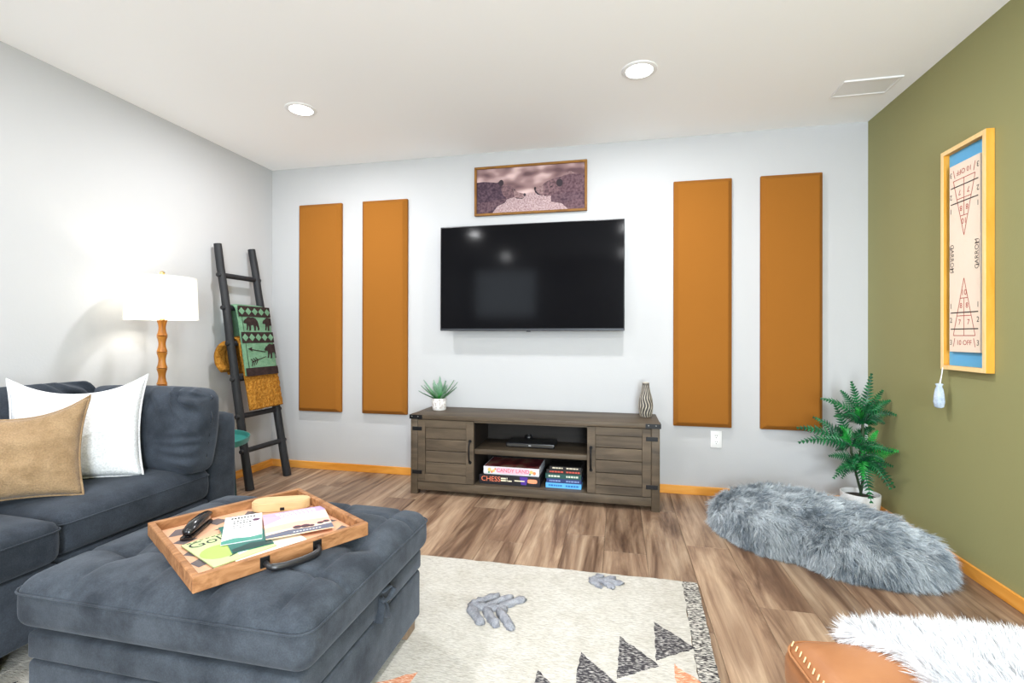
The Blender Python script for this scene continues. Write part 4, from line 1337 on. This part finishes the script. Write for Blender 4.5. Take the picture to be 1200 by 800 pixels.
# ------------------------------------------------------------------ tray and the things in it
TZ = 0.463
tray = thing('serving_tray', 'square wooden serving tray with black handles on the ottoman', 'tray', (-1.078, 1.277, TZ), (0, 0, math.radians(59.5)))
TWD = wood('rustic_tray_wood', [(0.25, srgb(96, 56, 30)), (0.45, srgb(142, 98, 62)), (0.6, srgb(164, 118, 80)), (0.8, srgb(190, 138, 92))], (9, 26, 26), 0.55, True, 7, 1.5, 0.5)
TL, TB, TT, TH_ = 0.232, 0.246, 0.017, 0.040   # half along handle side, half across
box('side', (-TL, TL), (-TB, -TB + TT), (0, TH_), TWD, tray, 0.002, 1)
box('side', (-TL, TL), (TB - TT, TB), (0, TH_), TWD, tray, 0.002, 1)
box('side', (-TL, -TL + TT), (-TB + TT, TB - TT), (0, TH_), TWD, tray, 0.002, 1)
box('side', (TL - TT, TL), (-TB + TT, TB - TT), (0, TH_), TWD, tray, 0.002, 1)
bot = box('bottom', (-TL + 0.008, TL - 0.008), (-TB + 0.008, TB - 0.008), (0.003, 0.011), plain('peach_print', srgb(212, 164, 132), 0.5), tray)
dks = []
random.seed(21)
DK = [[(-.20, .15), (-.17, .20), (-.13, .19), (-.15, .14)], [(-.20, .09), (-.16, .12), (-.14, .08), (-.18, .06)], [(-.10, .20), (-.05, .21), (-.03, .17), (-.07, .15), (-.08, .18)], [(-.03, .20), (.02, .18), (.04, .21), (.06, .18), (.03, .14), (.0, .15)],
      [(.06, .21), (.10, .19), (.08, .16)], [(-.09, .11), (-.02, .14), (.01, .11), (-.04, .09)], [(.19, -.05), (.21, -.09), (.17, -.09)], [(.20, -.14), (.21, -.18), (.16, -.17)], [(-.20, -.02), (-.17, .01), (-.15, -.03), (-.18, -.05)],
      [(-.20, -.09), (-.17, -.07), (-.16, -.12), (-.19, -.13)], [(-.20, -.17), (-.16, -.16), (-.17, -.21)], [(-.17, .02), (-.13, .05), (-.12, .01)], [(.13, .20), (.18, .21), (.19, .17), (.15, .16)]]
SLATE = plain('slate_print', srgb(92, 84, 86), 0.6)
for q in DK:
    g_ = poly_geo(q)
    mk('printed_shape', [(p[0], p[1], 0.0116) for p in g_[0]], g_[1], SLATE, bot)
for sg in (-1, 1):
    yo = sg * TB
    y2 = sg * (TB + 0.004)
    hd = thing('handle', None, None, (0, 0, 0)); hd.parent = tray
    for xx in (-0.07, 0.07):
        box('mount', (xx - 0.012, xx + 0.012), (min(yo, y2), max(yo, y2)), (0.008, 0.036), BLACK_IRON, hd, 0.001, 1)
    L = []
    for i in range(13):
        a = PI * i / 12
        L.append((-0.07 * math.cos(a), sg * (TB + 0.006 + 0.030 * math.sin(a) ** 0.5), 0.022 - 0.012 * math.sin(a) ** 0.5))
    v, f = tube_geo(L, [0.007] * 2 + [0.010] * 9 + [0.007] * 2, 8, False, 1.0)
    mk('grip', v, f, BLACK, hd, True)


def sheet(name, label, cat, c, ang, w, h, z, mat, th=0.002, group=None):
    t = thing(name, label, cat, (c[0], c[1], z), (0, 0, math.radians(ang)), group)
    box('paper', (-w / 2, w / 2), (-h / 2, h / 2), (0, th), mat, t)
    return t
def flat(name, geos, th, mat, parent):
    return joined(name, [([(p[0], p[1], th) for p in v], f) for v, f in geos], mat, parent)
WPAPER = plain('white_paper', (0.82, 0.82, 0.82), 0.5)
INKD = plain('dark_ink', srgb(36, 36, 40), 0.6)
tz = TZ + 0.0118
# cream sheet lowest
s1 = sheet('leaflet', 'cream leaflet half hidden under the other papers in the tray', 'leaflet', (-0.975, 1.195), 58, 0.19, 0.13, tz, plain('cream_paper', srgb(240, 238, 222), 0.5))
s1 = sheet('magazine', 'pale green golf magazine at the near end of the tray', 'magazine', (-1.080, 1.166), 66, 0.165, 0.215, tz + 0.0022, plain('pale_green_cover', srgb(184, 202, 146), 0.35), 0.003)
flat('title', [text_geo('Golf', 0.058, -0.076, 0.074, 0, 0, 'LEFT', 1.0)], 0.0034, INKD, s1)
flat('picture', [poly_geo([(-0.03 + 0.05 * math.cos(i * PI / 8), -0.02 + 0.05 * math.sin(i * PI / 8)) for i in range(16)])], 0.0033, plain('lime_ball', srgb(160, 186, 96), 0.4), s1)
flat('picture', [poly_geo([(-0.01, -0.085), (0.07, -0.06), (0.07, 0.03), (0.03, 0.045), (0.0, -0.02)])], 0.0035, WPAPER, s1)
flat('small_print', [line_geo(-0.07 + 0.016 * i, 0.101, -0.060 + 0.016 * i, 0.101, 0.004) for i in range(8)] + [line_geo(-0.03, -0.075, 0.01, -0.062, 0.004)], 0.0037, INKD, s1)
s2 = sheet('brochure', 'teal brochure peeking out below the white one in the tray', 'brochure', (-1.085, 1.232), 52, 0.105, 0.228, tz + 0.0056, plain('teal_paper', srgb(42, 104, 96), 0.4))
flat('picture', [poly_geo([(-0.05, -0.112), (0.05, -0.112), (0.05, -0.085), (0.0, -0.07), (-0.05, -0.09)])], 0.0024, plain('dark_teal_print', srgb(24, 60, 58), 0.4), s2)
s3 = sheet('brochure', 'white brochure with black lines of lettering in the tray', 'brochure', (-1.128, 1.272), 40, 0.105, 0.228, tz + 0.008, WPAPER)
random.seed(5)
lines_ = []
for yy, hgt, x0_, x1_ in ((0.092, 0.014, -0.035, 0.03), (0.064, 0.009, -0.028, 0.012), (0.046, 0.009, -0.028, 0.018), (0.024, 0.006, -0.028, 0.02), (0.006, 0.006, -0.028, 0.024)):
    xq = x0_
    while xq < x1_:
        lines_.append(line_geo(xq, yy, xq + 0.006, yy + random.uniform(-0.001, 0.001), hgt * random.uniform(0.7, 1.0)))
        xq += 0.0088
flat('lettering', lines_, 0.0026, INKD, s3)
flat('picture', [poly_geo([(-0.052, -0.114), (0.052, -0.114), (0.052, -0.080), (0.02, -0.088), (-0.02, -0.078), (-0.052, -0.090)])], 0.0025, plain('teal_hills', srgb(70, 140, 126), 0.5), s3)
flat('picture', [poly_geo([(0.036 + 0.012 * math.cos(i), 0.055 + 0.012 * math.sin(i)) for i in range(6)])], 0.0028, plain('plum_flower', srgb(92, 50, 84), 0.5), s3)
s4 = sheet('magazine', 'sunset landscape magazine beside the white brochure in the tray', 'magazine', (-0.995, 1.349), 42, 0.187, 0.212, tz + 0.0102, plain('sunset_cover', srgb(246, 214, 190), 0.35), 0.003)
hw_, hh_ = 0.0935, 0.106
flat('sky_band', [poly_geo([(-hw_, hh_), (hw_, hh_), (hw_, 0.062), (0.03, 0.052), (-0.03, 0.062), (-hw_, 0.042)])], 0.0032, plain('lilac_sky', srgb(176, 158, 200), 0.4), s4)
flat('sky_band', [poly_geo([(-hw_, 0.085), (-0.02, 0.06), (-hw_, 0.0)])], 0.0034, plain('pink_sky', srgb(232, 166, 190), 0.4), s4)
flat('sky_band', [poly_geo([(-hw_, -0.02), (0.0, -0.005), (hw_, -0.015), (hw_, -0.055), (0, -0.05), (-hw_, -0.06)])], 0.0033, plain('rose_haze', srgb(244, 176, 160), 0.4), s4)
flat('ground_band', [poly_geo([(-hw_, -hh_), (hw_, -hh_), (hw_, -0.068), (0.03, -0.075), (-0.03, -0.068), (-hw_, -0.084)])], 0.0036, plain('slate_ground', srgb(92, 98, 116), 0.4), s4)
flat('cactus_print', [blob(-0.005, -0.055, 0.013), blob(0.018, -0.057, 0.014), blob(0.035, -0.062, 0.009), blob(0.062, -0.052, 0.010), blob(0.080, -0.046, 0.010)], 0.0038, plain('dark_plum', srgb(72, 50, 62), 0.4), s4)
tl = []
for i in range(9):
    tl.append(line_geo(-0.055 + 0.0135 * i, 0.082, -0.046 + 0.0135 * i, 0.084, 0.018))
    tl.append(line_geo(-0.045 + 0.0125 * i, 0.060, -0.037 + 0.0125 * i, 0.061, 0.016))
flat('title', tl, 0.0040, WPAPER, s4)
flat('small_print', [line_geo(-0.02 + 0.009 * i, -0.092, -0.014 + 0.009 * i, -0.092, 0.005) for i in range(9)], 0.0040, WPAPER, s4)

# wooden case
wc = thing('wooden_case', 'pale wooden stadium-shaped case at the far end of the tray', 'case', (-1.145, 1.468, tz + 0.0005), (0, 0, math.radians(24)))
PALE = wood('pale_bamboo', [(0.3, srgb(186, 154, 110)), (0.7, srgb(208, 178, 134))], (3, 14, 14), 0.5)
st = [(0.060 + 0.034 * math.cos(a), 0.036 * math.sin(a)) for a in [(-PI / 2) + PI * i / 10 for i in range(11)]] + [(-0.060 + 0.034 * math.cos(a), 0.036 * math.sin(a)) for a in [PI / 2 + PI * i / 10 for i in range(11)]]
bm = bmesh.new()
v, f = poly_slab(st, 0, 0.030)
vs = [bm.verts.new(p) for p in v]
for q in f: bm.faces.new([vs[i] for i in q])
bmesh.ops.bevel(bm, geom=[e for e in bm.edges if all(len(fc.verts) > 4 or abs(e.verts[0].co.z - e.verts[1].co.z) < 1e-6 for fc in e.link_faces)], offset=0.003, segments=2, affect='EDGES')
from_bm('body', bm, PALE, wc, True, 0.9)
box('clasp', (0.004, 0.018), (-0.0385, -0.0355), (0.004, 0.014), BLACK_IRON, wc, 0.001, 1)

# black stapler
sr = thing('stapler', 'black stapler lying in the tray near its corner', 'stapler', (-1.265, 1.243, tz + 0.0005), (0, 0, math.radians(112)))
GLOSS = plain('glossy_black', (0.010, 0.010, 0.012), 0.18)
base_p = [(-0.072, -0.017), (0.066, -0.015), (0.075, -0.008), (0.075, 0.008), (0.066, 0.015), (-0.072, 0.017), (-0.079, 0.008), (-0.079, -0.008)]
mk('base', *poly_slab(base_p, 0, 0.008), GLOSS, sr)
L = [(-0.070, 0, 0.014), (-0.06, 0, 0.022), (-0.02, 0, 0.030), (0.03, 0, 0.031), (0.065, 0, 0.028), (0.078, 0, 0.022)]
v, f = tube_geo(L, [0.010, 0.017, 0.019, 0.018, 0.016, 0.010], 12, False, 0.62)
mk('arm', v, f, GLOSS, sr, True)
box('magazine_rail', (-0.05, 0.074), (-0.007, 0.007), (0.010, 0.018), plain('steel', (0.55, 0.5, 0.45), 0.3, 0.9), sr, 0.001, 1)


# ------------------------------------------------------------------ fur
def fur_mesh(name, pts, nrm, comb, length, width, mat, parent, curl=0.35, droop=0.25, lock=1500, seed=0):
    """tapered ribbons rooted at pts; clumped tips; tone varies from hair to hair"""
    r = np.random.default_rng(seed)
    n = len(pts)
    L = length * r.uniform(0.65, 1.15, n)[:, None]
    # every hair belongs to the nearest lock; locks share a direction and draw together at the tip
    nl = max(60, int(lock))
    cen = r.choice(n, nl, replace=False)
    near = np.empty(n, dtype=int)
    C = pts[cen].astype(np.float32)
    c2 = (C ** 2).sum(1)
    for i0 in range(0, n, 4000):
        q = pts[i0:i0 + 4000].astype(np.float32)
        near[i0:i0 + 4000] = np.argmin(c2[None, :] - 2 * q @ C.T, axis=1)
    lock_dir = r.normal(0, 1, (nl, 3))
    cl = lock_dir[near] * 0.20
    lock_tone = r.normal(0, 1, nl)
    to_c = pts[cen][near] - pts
    d = nrm + comb + cl + r.normal(0, curl * 0.30, (n, 3))
    d /= np.linalg.norm(d, axis=1)[:, None]
    bend = r.normal(0, curl * 0.30, (n, 3)) + cl * 0.8 + to_c * (0.45 / length)
    side = np.cross(d, r.normal(0, 1, (n, 3)))
    side /= np.linalg.norm(side, axis=1)[:, None]
    W = width * r.uniform(0.7, 1.3, n)[:, None]
    levels = [(0.0, 1.0), (0.4, 0.95), (0.75, 0.6)]
    rows = []
    for t, wv in levels:
        p = pts + d * L * t + bend * L * t * t * 0.6
        p[:, 2] -= (droop * L[:, 0] * t * t)
        rows.append(p - side * W * wv * 0.5)
        rows.append(p + side * W * wv * 0.5)
    p = pts + d * L + bend * L * 0.6
    p[:, 2] -= droop * L[:, 0]
    rows.append(p)
    V = np.stack(rows, 1).reshape(-1, 3)
    V[:, 2] = np.maximum(V[:, 2], 0.003)
    b = (np.arange(n) * 7)[:, None]
    quads = np.concatenate([b + np.array([[0, 1, 3, 2]]), b + np.array([[2, 3, 5, 4]])], 0)
    tris = b + np.array([[4, 5, 6]])
    me = bpy.data.meshes.new(name)
    nq, ntri = len(quads), len(tris)
    me.vertices.add(len(V)); me.vertices.foreach_set('co', V.astype(np.float32).ravel())
    me.loops.add(nq * 4 + ntri * 3)
    me.loops.foreach_set('vertex_index', np.concatenate([quads.ravel(), tris.ravel()]).astype(np.int32))
    me.polygons.add(nq + ntri)
    me.polygons.foreach_set('loop_start', np.concatenate([np.arange(nq) * 4, nq * 4 + np.arange(ntri) * 3]).astype(np.int32))
    me.update(calc_edges=True)
    me.polygons.foreach_set('use_smooth', [True] * len(me.polygons))
    patch = np.array([noise.noise(Vector(p) * 9.0) for p in pts[cen]])
    tone = np.clip(0.45 + patch[near] * 0.55 + lock_tone[near] * 0.12 + r.normal(0, 0.20, n), 0, 1)
    at_ = me.attributes.new('tone', 'FLOAT', 'POINT')
    at_.data.foreach_set('value', np.repeat(tone, 7).astype(np.float32))
    o = link(name, me, mat, parent)
    o['kind'] = 'stuff'
    return o


def sample_surface(bm, n, seed, zmin=-1):
    r = np.random.default_rng(seed)
    bmesh.ops.triangulate(bm, faces=bm.faces)
    bm.normal_update()
    T = np.array([[v.co[:] for v in f.verts] for f in bm.faces])
    NV = np.array([[v.normal[:] for v in f.verts] for f in bm.faces])
    A = np.linalg.norm(np.cross(T[:, 1] - T[:, 0], T[:, 2] - T[:, 0]), axis=1)
    A = A * (T[:, :, 2].mean(1) > zmin)
    idx = r.choice(len(A), n, p=A / A.sum())
    a, b = r.random((n, 1)), r.random((n, 1))
    fl = (a + b) > 1
    a = np.where(fl, 1 - a, a); b = np.where(fl, 1 - b, b)
    P = T[idx, 0] * (1 - a - b) + T[idx, 1] * a + T[idx, 2] * b
    Nn = NV[idx, 0] * (1 - a - b) + NV[idx, 1] * a + NV[idx, 2] * b
    Nn /= np.linalg.norm(Nn, axis=1)[:, None]
    return P, Nn


def blob_bm(outline, h, zb, inset, rings=16, p=2.6, seed=0.0, lump=0.015):
    c = np.mean(np.array(outline), 0)
    bm = bmesh.new()
    pts = smooth_poly(outline, 7)
    R = []
    n = len(pts)
    for k_ in range(rings + 1):
        u = k_ / rings
        s = math.sin(u * PI / 2) ** 0.8
        z = zb + (h - zb) * (max(0.0, 1 - s ** p)) ** (1 / p)
        row = []
        for q in pts:
            d = Vector((q[0] - c[0], q[1] - c[1]))
            L = d.length
            d = d / L * max(0.01, (L - inset)) * s
            zz = z + (lump * noise.noise(Vector((q[0] * 4 * s, q[1] * 4 * s, seed))) * (1 - u ** 4) if k_ else 0)
            row.append((c[0] + d.x, c[1] + d.y, max(zb, zz)))
        R.append(row)
    top = bm.verts.new((c[0], c[1], h))
    rowsv = [[bm.verts.new(q) for q in row] for row in R[1:]]
    for i in range(n):
        bm.faces.new((top, rowsv[0][i], rowsv[0][(i + 1) % n]))
    for a, b in zip(rowsv[:-1], rowsv[1:]):
        for i in range(n):
            bm.faces.new((a[i], b[i], b[(i + 1) % n], a[(i + 1) % n]))
    bm.faces.new(list(reversed(rowsv[-1])))
    bmesh.ops.recalc_face_normals(bm, faces=bm.faces)
    return bm


# shaggy floor cushion
BB = [(.50, 2.90), (.565, 2.71), (.68, 2.57), (.83, 2.505), (.96, 2.385), (1.16, 2.335), (1.34, 2.37), (1.455, 2.47), (1.485, 2.60), (1.40, 2.78), (1.24, 2.97), (1.05, 3.13), (.87, 3.22), (.68, 3.20), (.54, 3.07)]
fc = thing('floor_cushion', 'long shaggy grey faux-fur floor cushion on the wood floor', 'floor cushion', (0, 0, 0))
bm = blob_bm(BB, 0.215, 0.004, 0.035, 18, 2.9, 1.0, 0.035)
me = bpy.data.meshes.new('cushion_body'); bm.to_mesh(me)
link('cushion_body', me, HIDE_GREY, fc, True)
P, Nn = sample_surface(bm, 110000, 4, 0.010)
bm.free()
comb = np.stack([0.35 + 0.3 * np.sin(P[:, 1] * 7 + 1), -0.55 + 0.3 * np.sin(P[:, 0] * 8), np.full(len(P), -0.35)], 1)
fur_mesh('fur', P, Nn, comb * 1.15, 0.056, 0.0015, FUR_GREY, fc, 0.45, 0.35, 5000, 8)

# ------------------------------------------------------------------ leather footstool and sheepskin
LA = math.radians(7)
stool = thing('leather_footstool', 'cognac leather footstool with stitched edge under the white sheepskin', 'footstool', (0.682, 0.893, 0), (0, 0, LA))
soft('cushion', (0, 0, 0.325), (0.62, 0.56, 0.118), LEATHER, stool, 0.045, 0.010, 0.006, 22, wrinkle=0.002)
soft('base', (0, 0, 0.20), (0.645, 0.58, 0.13), LEATHER, stool, 0.03, 0.0, 0.0, 12)
for sx in (-1, 1):
    for sy in (-1, 1):
        lathe('leg', [(0.016, 0), (0.022, 0.2)], WOODLEG, stool, 14, (sx * 0.26, sy * 0.23))
stt = []
for i in range(30):
    y = -0.23 + i * 0.0165
    stt.append(tube_geo([(-0.2990, y, 0.4330), (-0.2920, y + 0.007, 0.4390)], 0.0013, 5))
joined('stitching', stt, THREAD, stool)
v, f = piping_loop(0.626, 0.566, 0.425, 0.0028, 0.05, 0.004)
mk('piping', v, f, LEATHER, stool, True)

SKO = [(.462, 1.165), (.53, 1.215), (.62, 1.235), (.72, 1.215), (.80, 1.185), (.90, 1.185), (.985, 1.12), (1.02, .98), (1.0, .72), (.88, .60), (.70, .56), (.54, .60), (.495, .76), (.520, .94), (.525, 1.06), (.47, 1.11)]
sk_ = thing('sheepskin_throw', 'fluffy white sheepskin draped over the leather footstool', 'sheepskin', (0, 0, 0))
SKO = [(p[0] + 0.02, p[1] + 0.004) for p in SKO]
bm = blob_bm(SKO, 0.470, 0.452, 0.0, 14, 4.0, 3.0, 0.004)
for vtx in bm.verts:
    # over the edges of the stool the hide sags
    loc = Matrix.Rotation(-LA, 3, 'Z') @ (vtx.co - Vector((0.682, 0.893, 0)))
    ov = max(0.0, loc.y - 0.25, loc.x - 0.28)
    vtx.co.z -= 5.0 * ov * ov + 0.10 * ov
bm.normal_update()
me = bpy.data.meshes.new('hide'); bm.to_mesh(me)
link('hide', me, HIDE_WHITE, sk_, True)
P, Nn = sample_surface(bm, 80000, 6)
bm.free()
cc = P[:, :2] - np.array([0.76, 0.88])
cc = cc / (np.linalg.norm(cc, axis=1)[:, None] + 1e-6)
comb = np.concatenate([cc * 0.7, np.full((len(P), 1), 0.05)], 1)
fur_mesh('wool', P, Nn, comb, 0.034, 0.0011, FUR_WHITE, sk_, 0.40, 0.12, 4000, 9)

# ------------------------------------------------------------------ fern in white pot
FPY = 3.19
fp = thing('potted_fern', 'artificial fern in a white pot in the corner behind the floor cushion', 'plant', (1.39, FPY, 0))
lathe('pot', [(0.074, 0), (0.080, 0.006), (0.091, 0.06), (0.099, 0.140), (0.100, 0.162), (0.094, 0.164), (0.092, 0.152), (0.090, 0.135), (0.001, 0.134)], plain('white_ceramic', (0.82, 0.82, 0.82), 0.3), fp, 40, cap=False)
lathe('soil', [(0.0905, 0.136), (0.05, 0.146), (0.001, 0.148)], plain('dark_soil', (0.03, 0.022, 0.015), 0.95), fp, 24, cap=False)
STEM = plain('fern_stem', srgb(40, 60, 34), 0.6)
tube('stem', [(0.0, 0, 0.14), (0.015, 0.0, 0.24), (0.0, 0.005, 0.36), (0.015, 0.0, 0.50), (0.012, 0, 0.58)], 0.008, STEM, fp, 8)
tube('stem', [(0.01, 0, 0.14), (-0.015, 0.01, 0.26), (-0.04, 0.0, 0.36), (-0.05, 0, 0.44)], 0.007, STEM, fp, 8)


def fern_mat(name, a, b):
    k = Mat(name, a, 0.45, spec=0.4)
    k.color(k.ramp(k.noise(k.coords(), 22, 2), [(0.35, a), (0.65, b)]))
    k.b.inputs['Subsurface Weight'].default_value = 0.0
    return k.m
FERN = fern_mat('fern_green', srgb(8, 66, 42), srgb(26, 108, 58))
FERN_B = fern_mat('fern_bright_green', srgb(20, 124, 46), srgb(46, 158, 66))


def frond(base, tip, sag, wid, mat, n=15):
    base, tip = Vector(base), Vector(tip)
    ctrl = base.lerp(tip, 0.45) + Vector((0, 0, sag))
    V, F = [], []
    P = lambda t: base * (1 - t) ** 2 + ctrl * 2 * t * (1 - t) + tip * t * t
    L = (tip - base).length
    up = Vector((-0.25 + random.uniform(-.25, .25), -0.75, 0.62 + random.uniform(-.25, .25))).normalized()
    pts = [P(i / n) for i in range(n + 1)]
    rv, rf = tube_geo(pts, [0.0036 * (1 - 0.6 * i / n) for i in range(n + 1)], 5)
    V += rv; F += rf
    for i in range(2, n + 1):
        t = i / n
        p = P(t); tg = (P(min(1, t + 0.02)) - P(t - 0.02)).normalized()
        s0 = tg.cross(up).normalized()
        nr = s0.cross(tg).normalized()
        ln = 1.4 * wid * (0.55 + 1.5 * t if t < 0.3 else 1.0 - 0.88 * (t - 0.3) / 0.7) + 0.004
        hw_ = L / n * 0.62
        for sg in (1, -1):
            d = (s0 * sg * 0.88 + tg * 0.48 - nr * 0.12 + nr * random.uniform(-0.28, 0.28)).normalized()
            ax = tg * hw_
            o = len(V)
            V += [p - ax * 0.6, p + d * ln * 0.35 - ax * 0.72 + nr * 0.003, p + d * ln * 0.70 - ax * 0.40, p + d * ln, p + d * ln * 0.66 + ax * 0.30, p + d * ln * 0.32 + ax * 0.60 + nr * 0.003, p + ax * 0.6, p + d * ln * 0.5 - nr * 0.003]
            F += [(o, o + 1, o + 7), (o + 1, o + 2, o + 7), (o + 2, o + 3, o + 7), (o + 3, o + 4, o + 7), (o + 4, o + 5, o + 7), (o + 5, o + 6, o + 7), (o + 6, o, o + 7)]
    return mk('frond', V, F, mat, fp)
CT, CM, CL = Vector((0.012, 0, 0.56)), Vector((-0.045, 0, 0.43)), Vector((0.0, 0, 0.33))
FR = [  # crown, tip relative to the pot, sag, leaflet width, bright
    (CT, (0.066, 0.020, 0.852), .02, .034, 0),
    (CT, (-0.057, -0.030, 0.809), .02, .034, 0),
    (CT, (0.137, 0.050, 0.755), .03, .034, 0),
    (CT, (-0.074, 0.060, 0.748), .04, .034, 0),
    (CT, (-0.213, -0.030, 0.710), .07, .036, 0),
    (CT, (0.150, 0.000, 0.704), .06, .038, 0),
    (CT, (0.150, -0.060, 0.633), .07, .038, 0),
    (CT, (0.075, -0.100, 0.588), .05, .034, 0),
    (CT, (0.150, 0.100, 0.650), .06, .034, 0),
    (CM, (-0.134, 0.000, 0.678), .02, .034, 0),
    (CM, (-0.229, 0.040, 0.587), .04, .034, 0),
    (CM, (-0.337, -0.020, 0.531), .06, .042, 0),
    (CM, (-0.355, -0.100, 0.461), .06, .042, 0),
    (CM, (-0.143, -0.100, 0.560), .05, .036, 1),
    (CM, (-0.044, -0.140, 0.500), .06, .034, 0),
    (CM, (-0.062, 0.100, 0.422), .05, .034, 0),
    (CL, (0.150, -0.080, 0.431), .06, .046, 1),
    (CL, (0.150, -0.050, 0.223), .10, .040, 0),
    (CL, (0.095, -0.120, 0.231), .10, .042, 0),
    (CL, (-0.020, -0.170, 0.163), .08, .046, 0),
    (CL, (-0.180, -0.050, 0.379), .04, .036, 0),
    (CL, (0.060, -0.060, 0.536), .04, .034, 1),
    (CL, (-0.066, -0.190, 0.298), .09, .040, 1),
    (CL, (0.042, -0.160, 0.390), .07, .038, 0),
    (CM, (0.080, 0.060, 0.539), .05, .034, 0),
    (CL, (-0.103, -0.160, 0.358), .06, .036, 0),
    (CT, (-0.117, -0.114, 0.634), 0.044, 0.035, 0),
    (CM, (-0.108, 0.045, 0.532), 0.030, 0.032, 0),
    (CL, (0.150, 0.044, 0.312), 0.039, 0.035, 1),
    (CT, (-0.076, 0.055, 0.594), 0.041, 0.036, 0),
    (CM, (0.078, 0.018, 0.537), 0.044, 0.032, 0),
    (CL, (-0.168, -0.079, 0.261), 0.049, 0.037, 0),
    (CT, (0.035, -0.106, 0.580), 0.052, 0.034, 0),
    (CM, (0.054, -0.207, 0.458), 0.025, 0.032, 0),
    (CL, (0.150, -0.027, 0.333), 0.032, 0.034, 0),
    (CT, (-0.039, -0.041, 0.656), 0.043, 0.037, 1),
    (CM, (0.097, 0.051, 0.392), 0.060, 0.035, 0),
    (CL, (-0.058, 0.088, 0.220), 0.056, 0.035, 0),
    (CT, (0.103, 0.043, 0.671), 0.043, 0.032, 0),
    (CM, (-0.088, 0.097, 0.383), 0.024, 0.036, 0),
    (CL, (-0.074, -0.140, 0.394), 0.051, 0.037, 0),
    (CT, (-0.222, -0.225, 0.637), 0.049, 0.033, 0),
    (CM, (0.104, -0.068, 0.412), 0.060, 0.032, 1),
    (CL, (-0.213, -0.229, 0.341), 0.028, 0.033, 0),
    (CT, (-0.051, -0.226, 0.712), 0.055, 0.033, 0),
    (CM, (0.107, -0.112, 0.436), 0.038, 0.034, 0),
    (CL, (0.039, -0.050, 0.308), 0.045, 0.038, 0),
    (CT, (0.020, 0.005, 0.638), 0.030, 0.032, 0),]
for c_, tip, sag, wd, br in FR:
    frond(c_, Vector(tip), sag, wd, FERN_B if br else FERN)
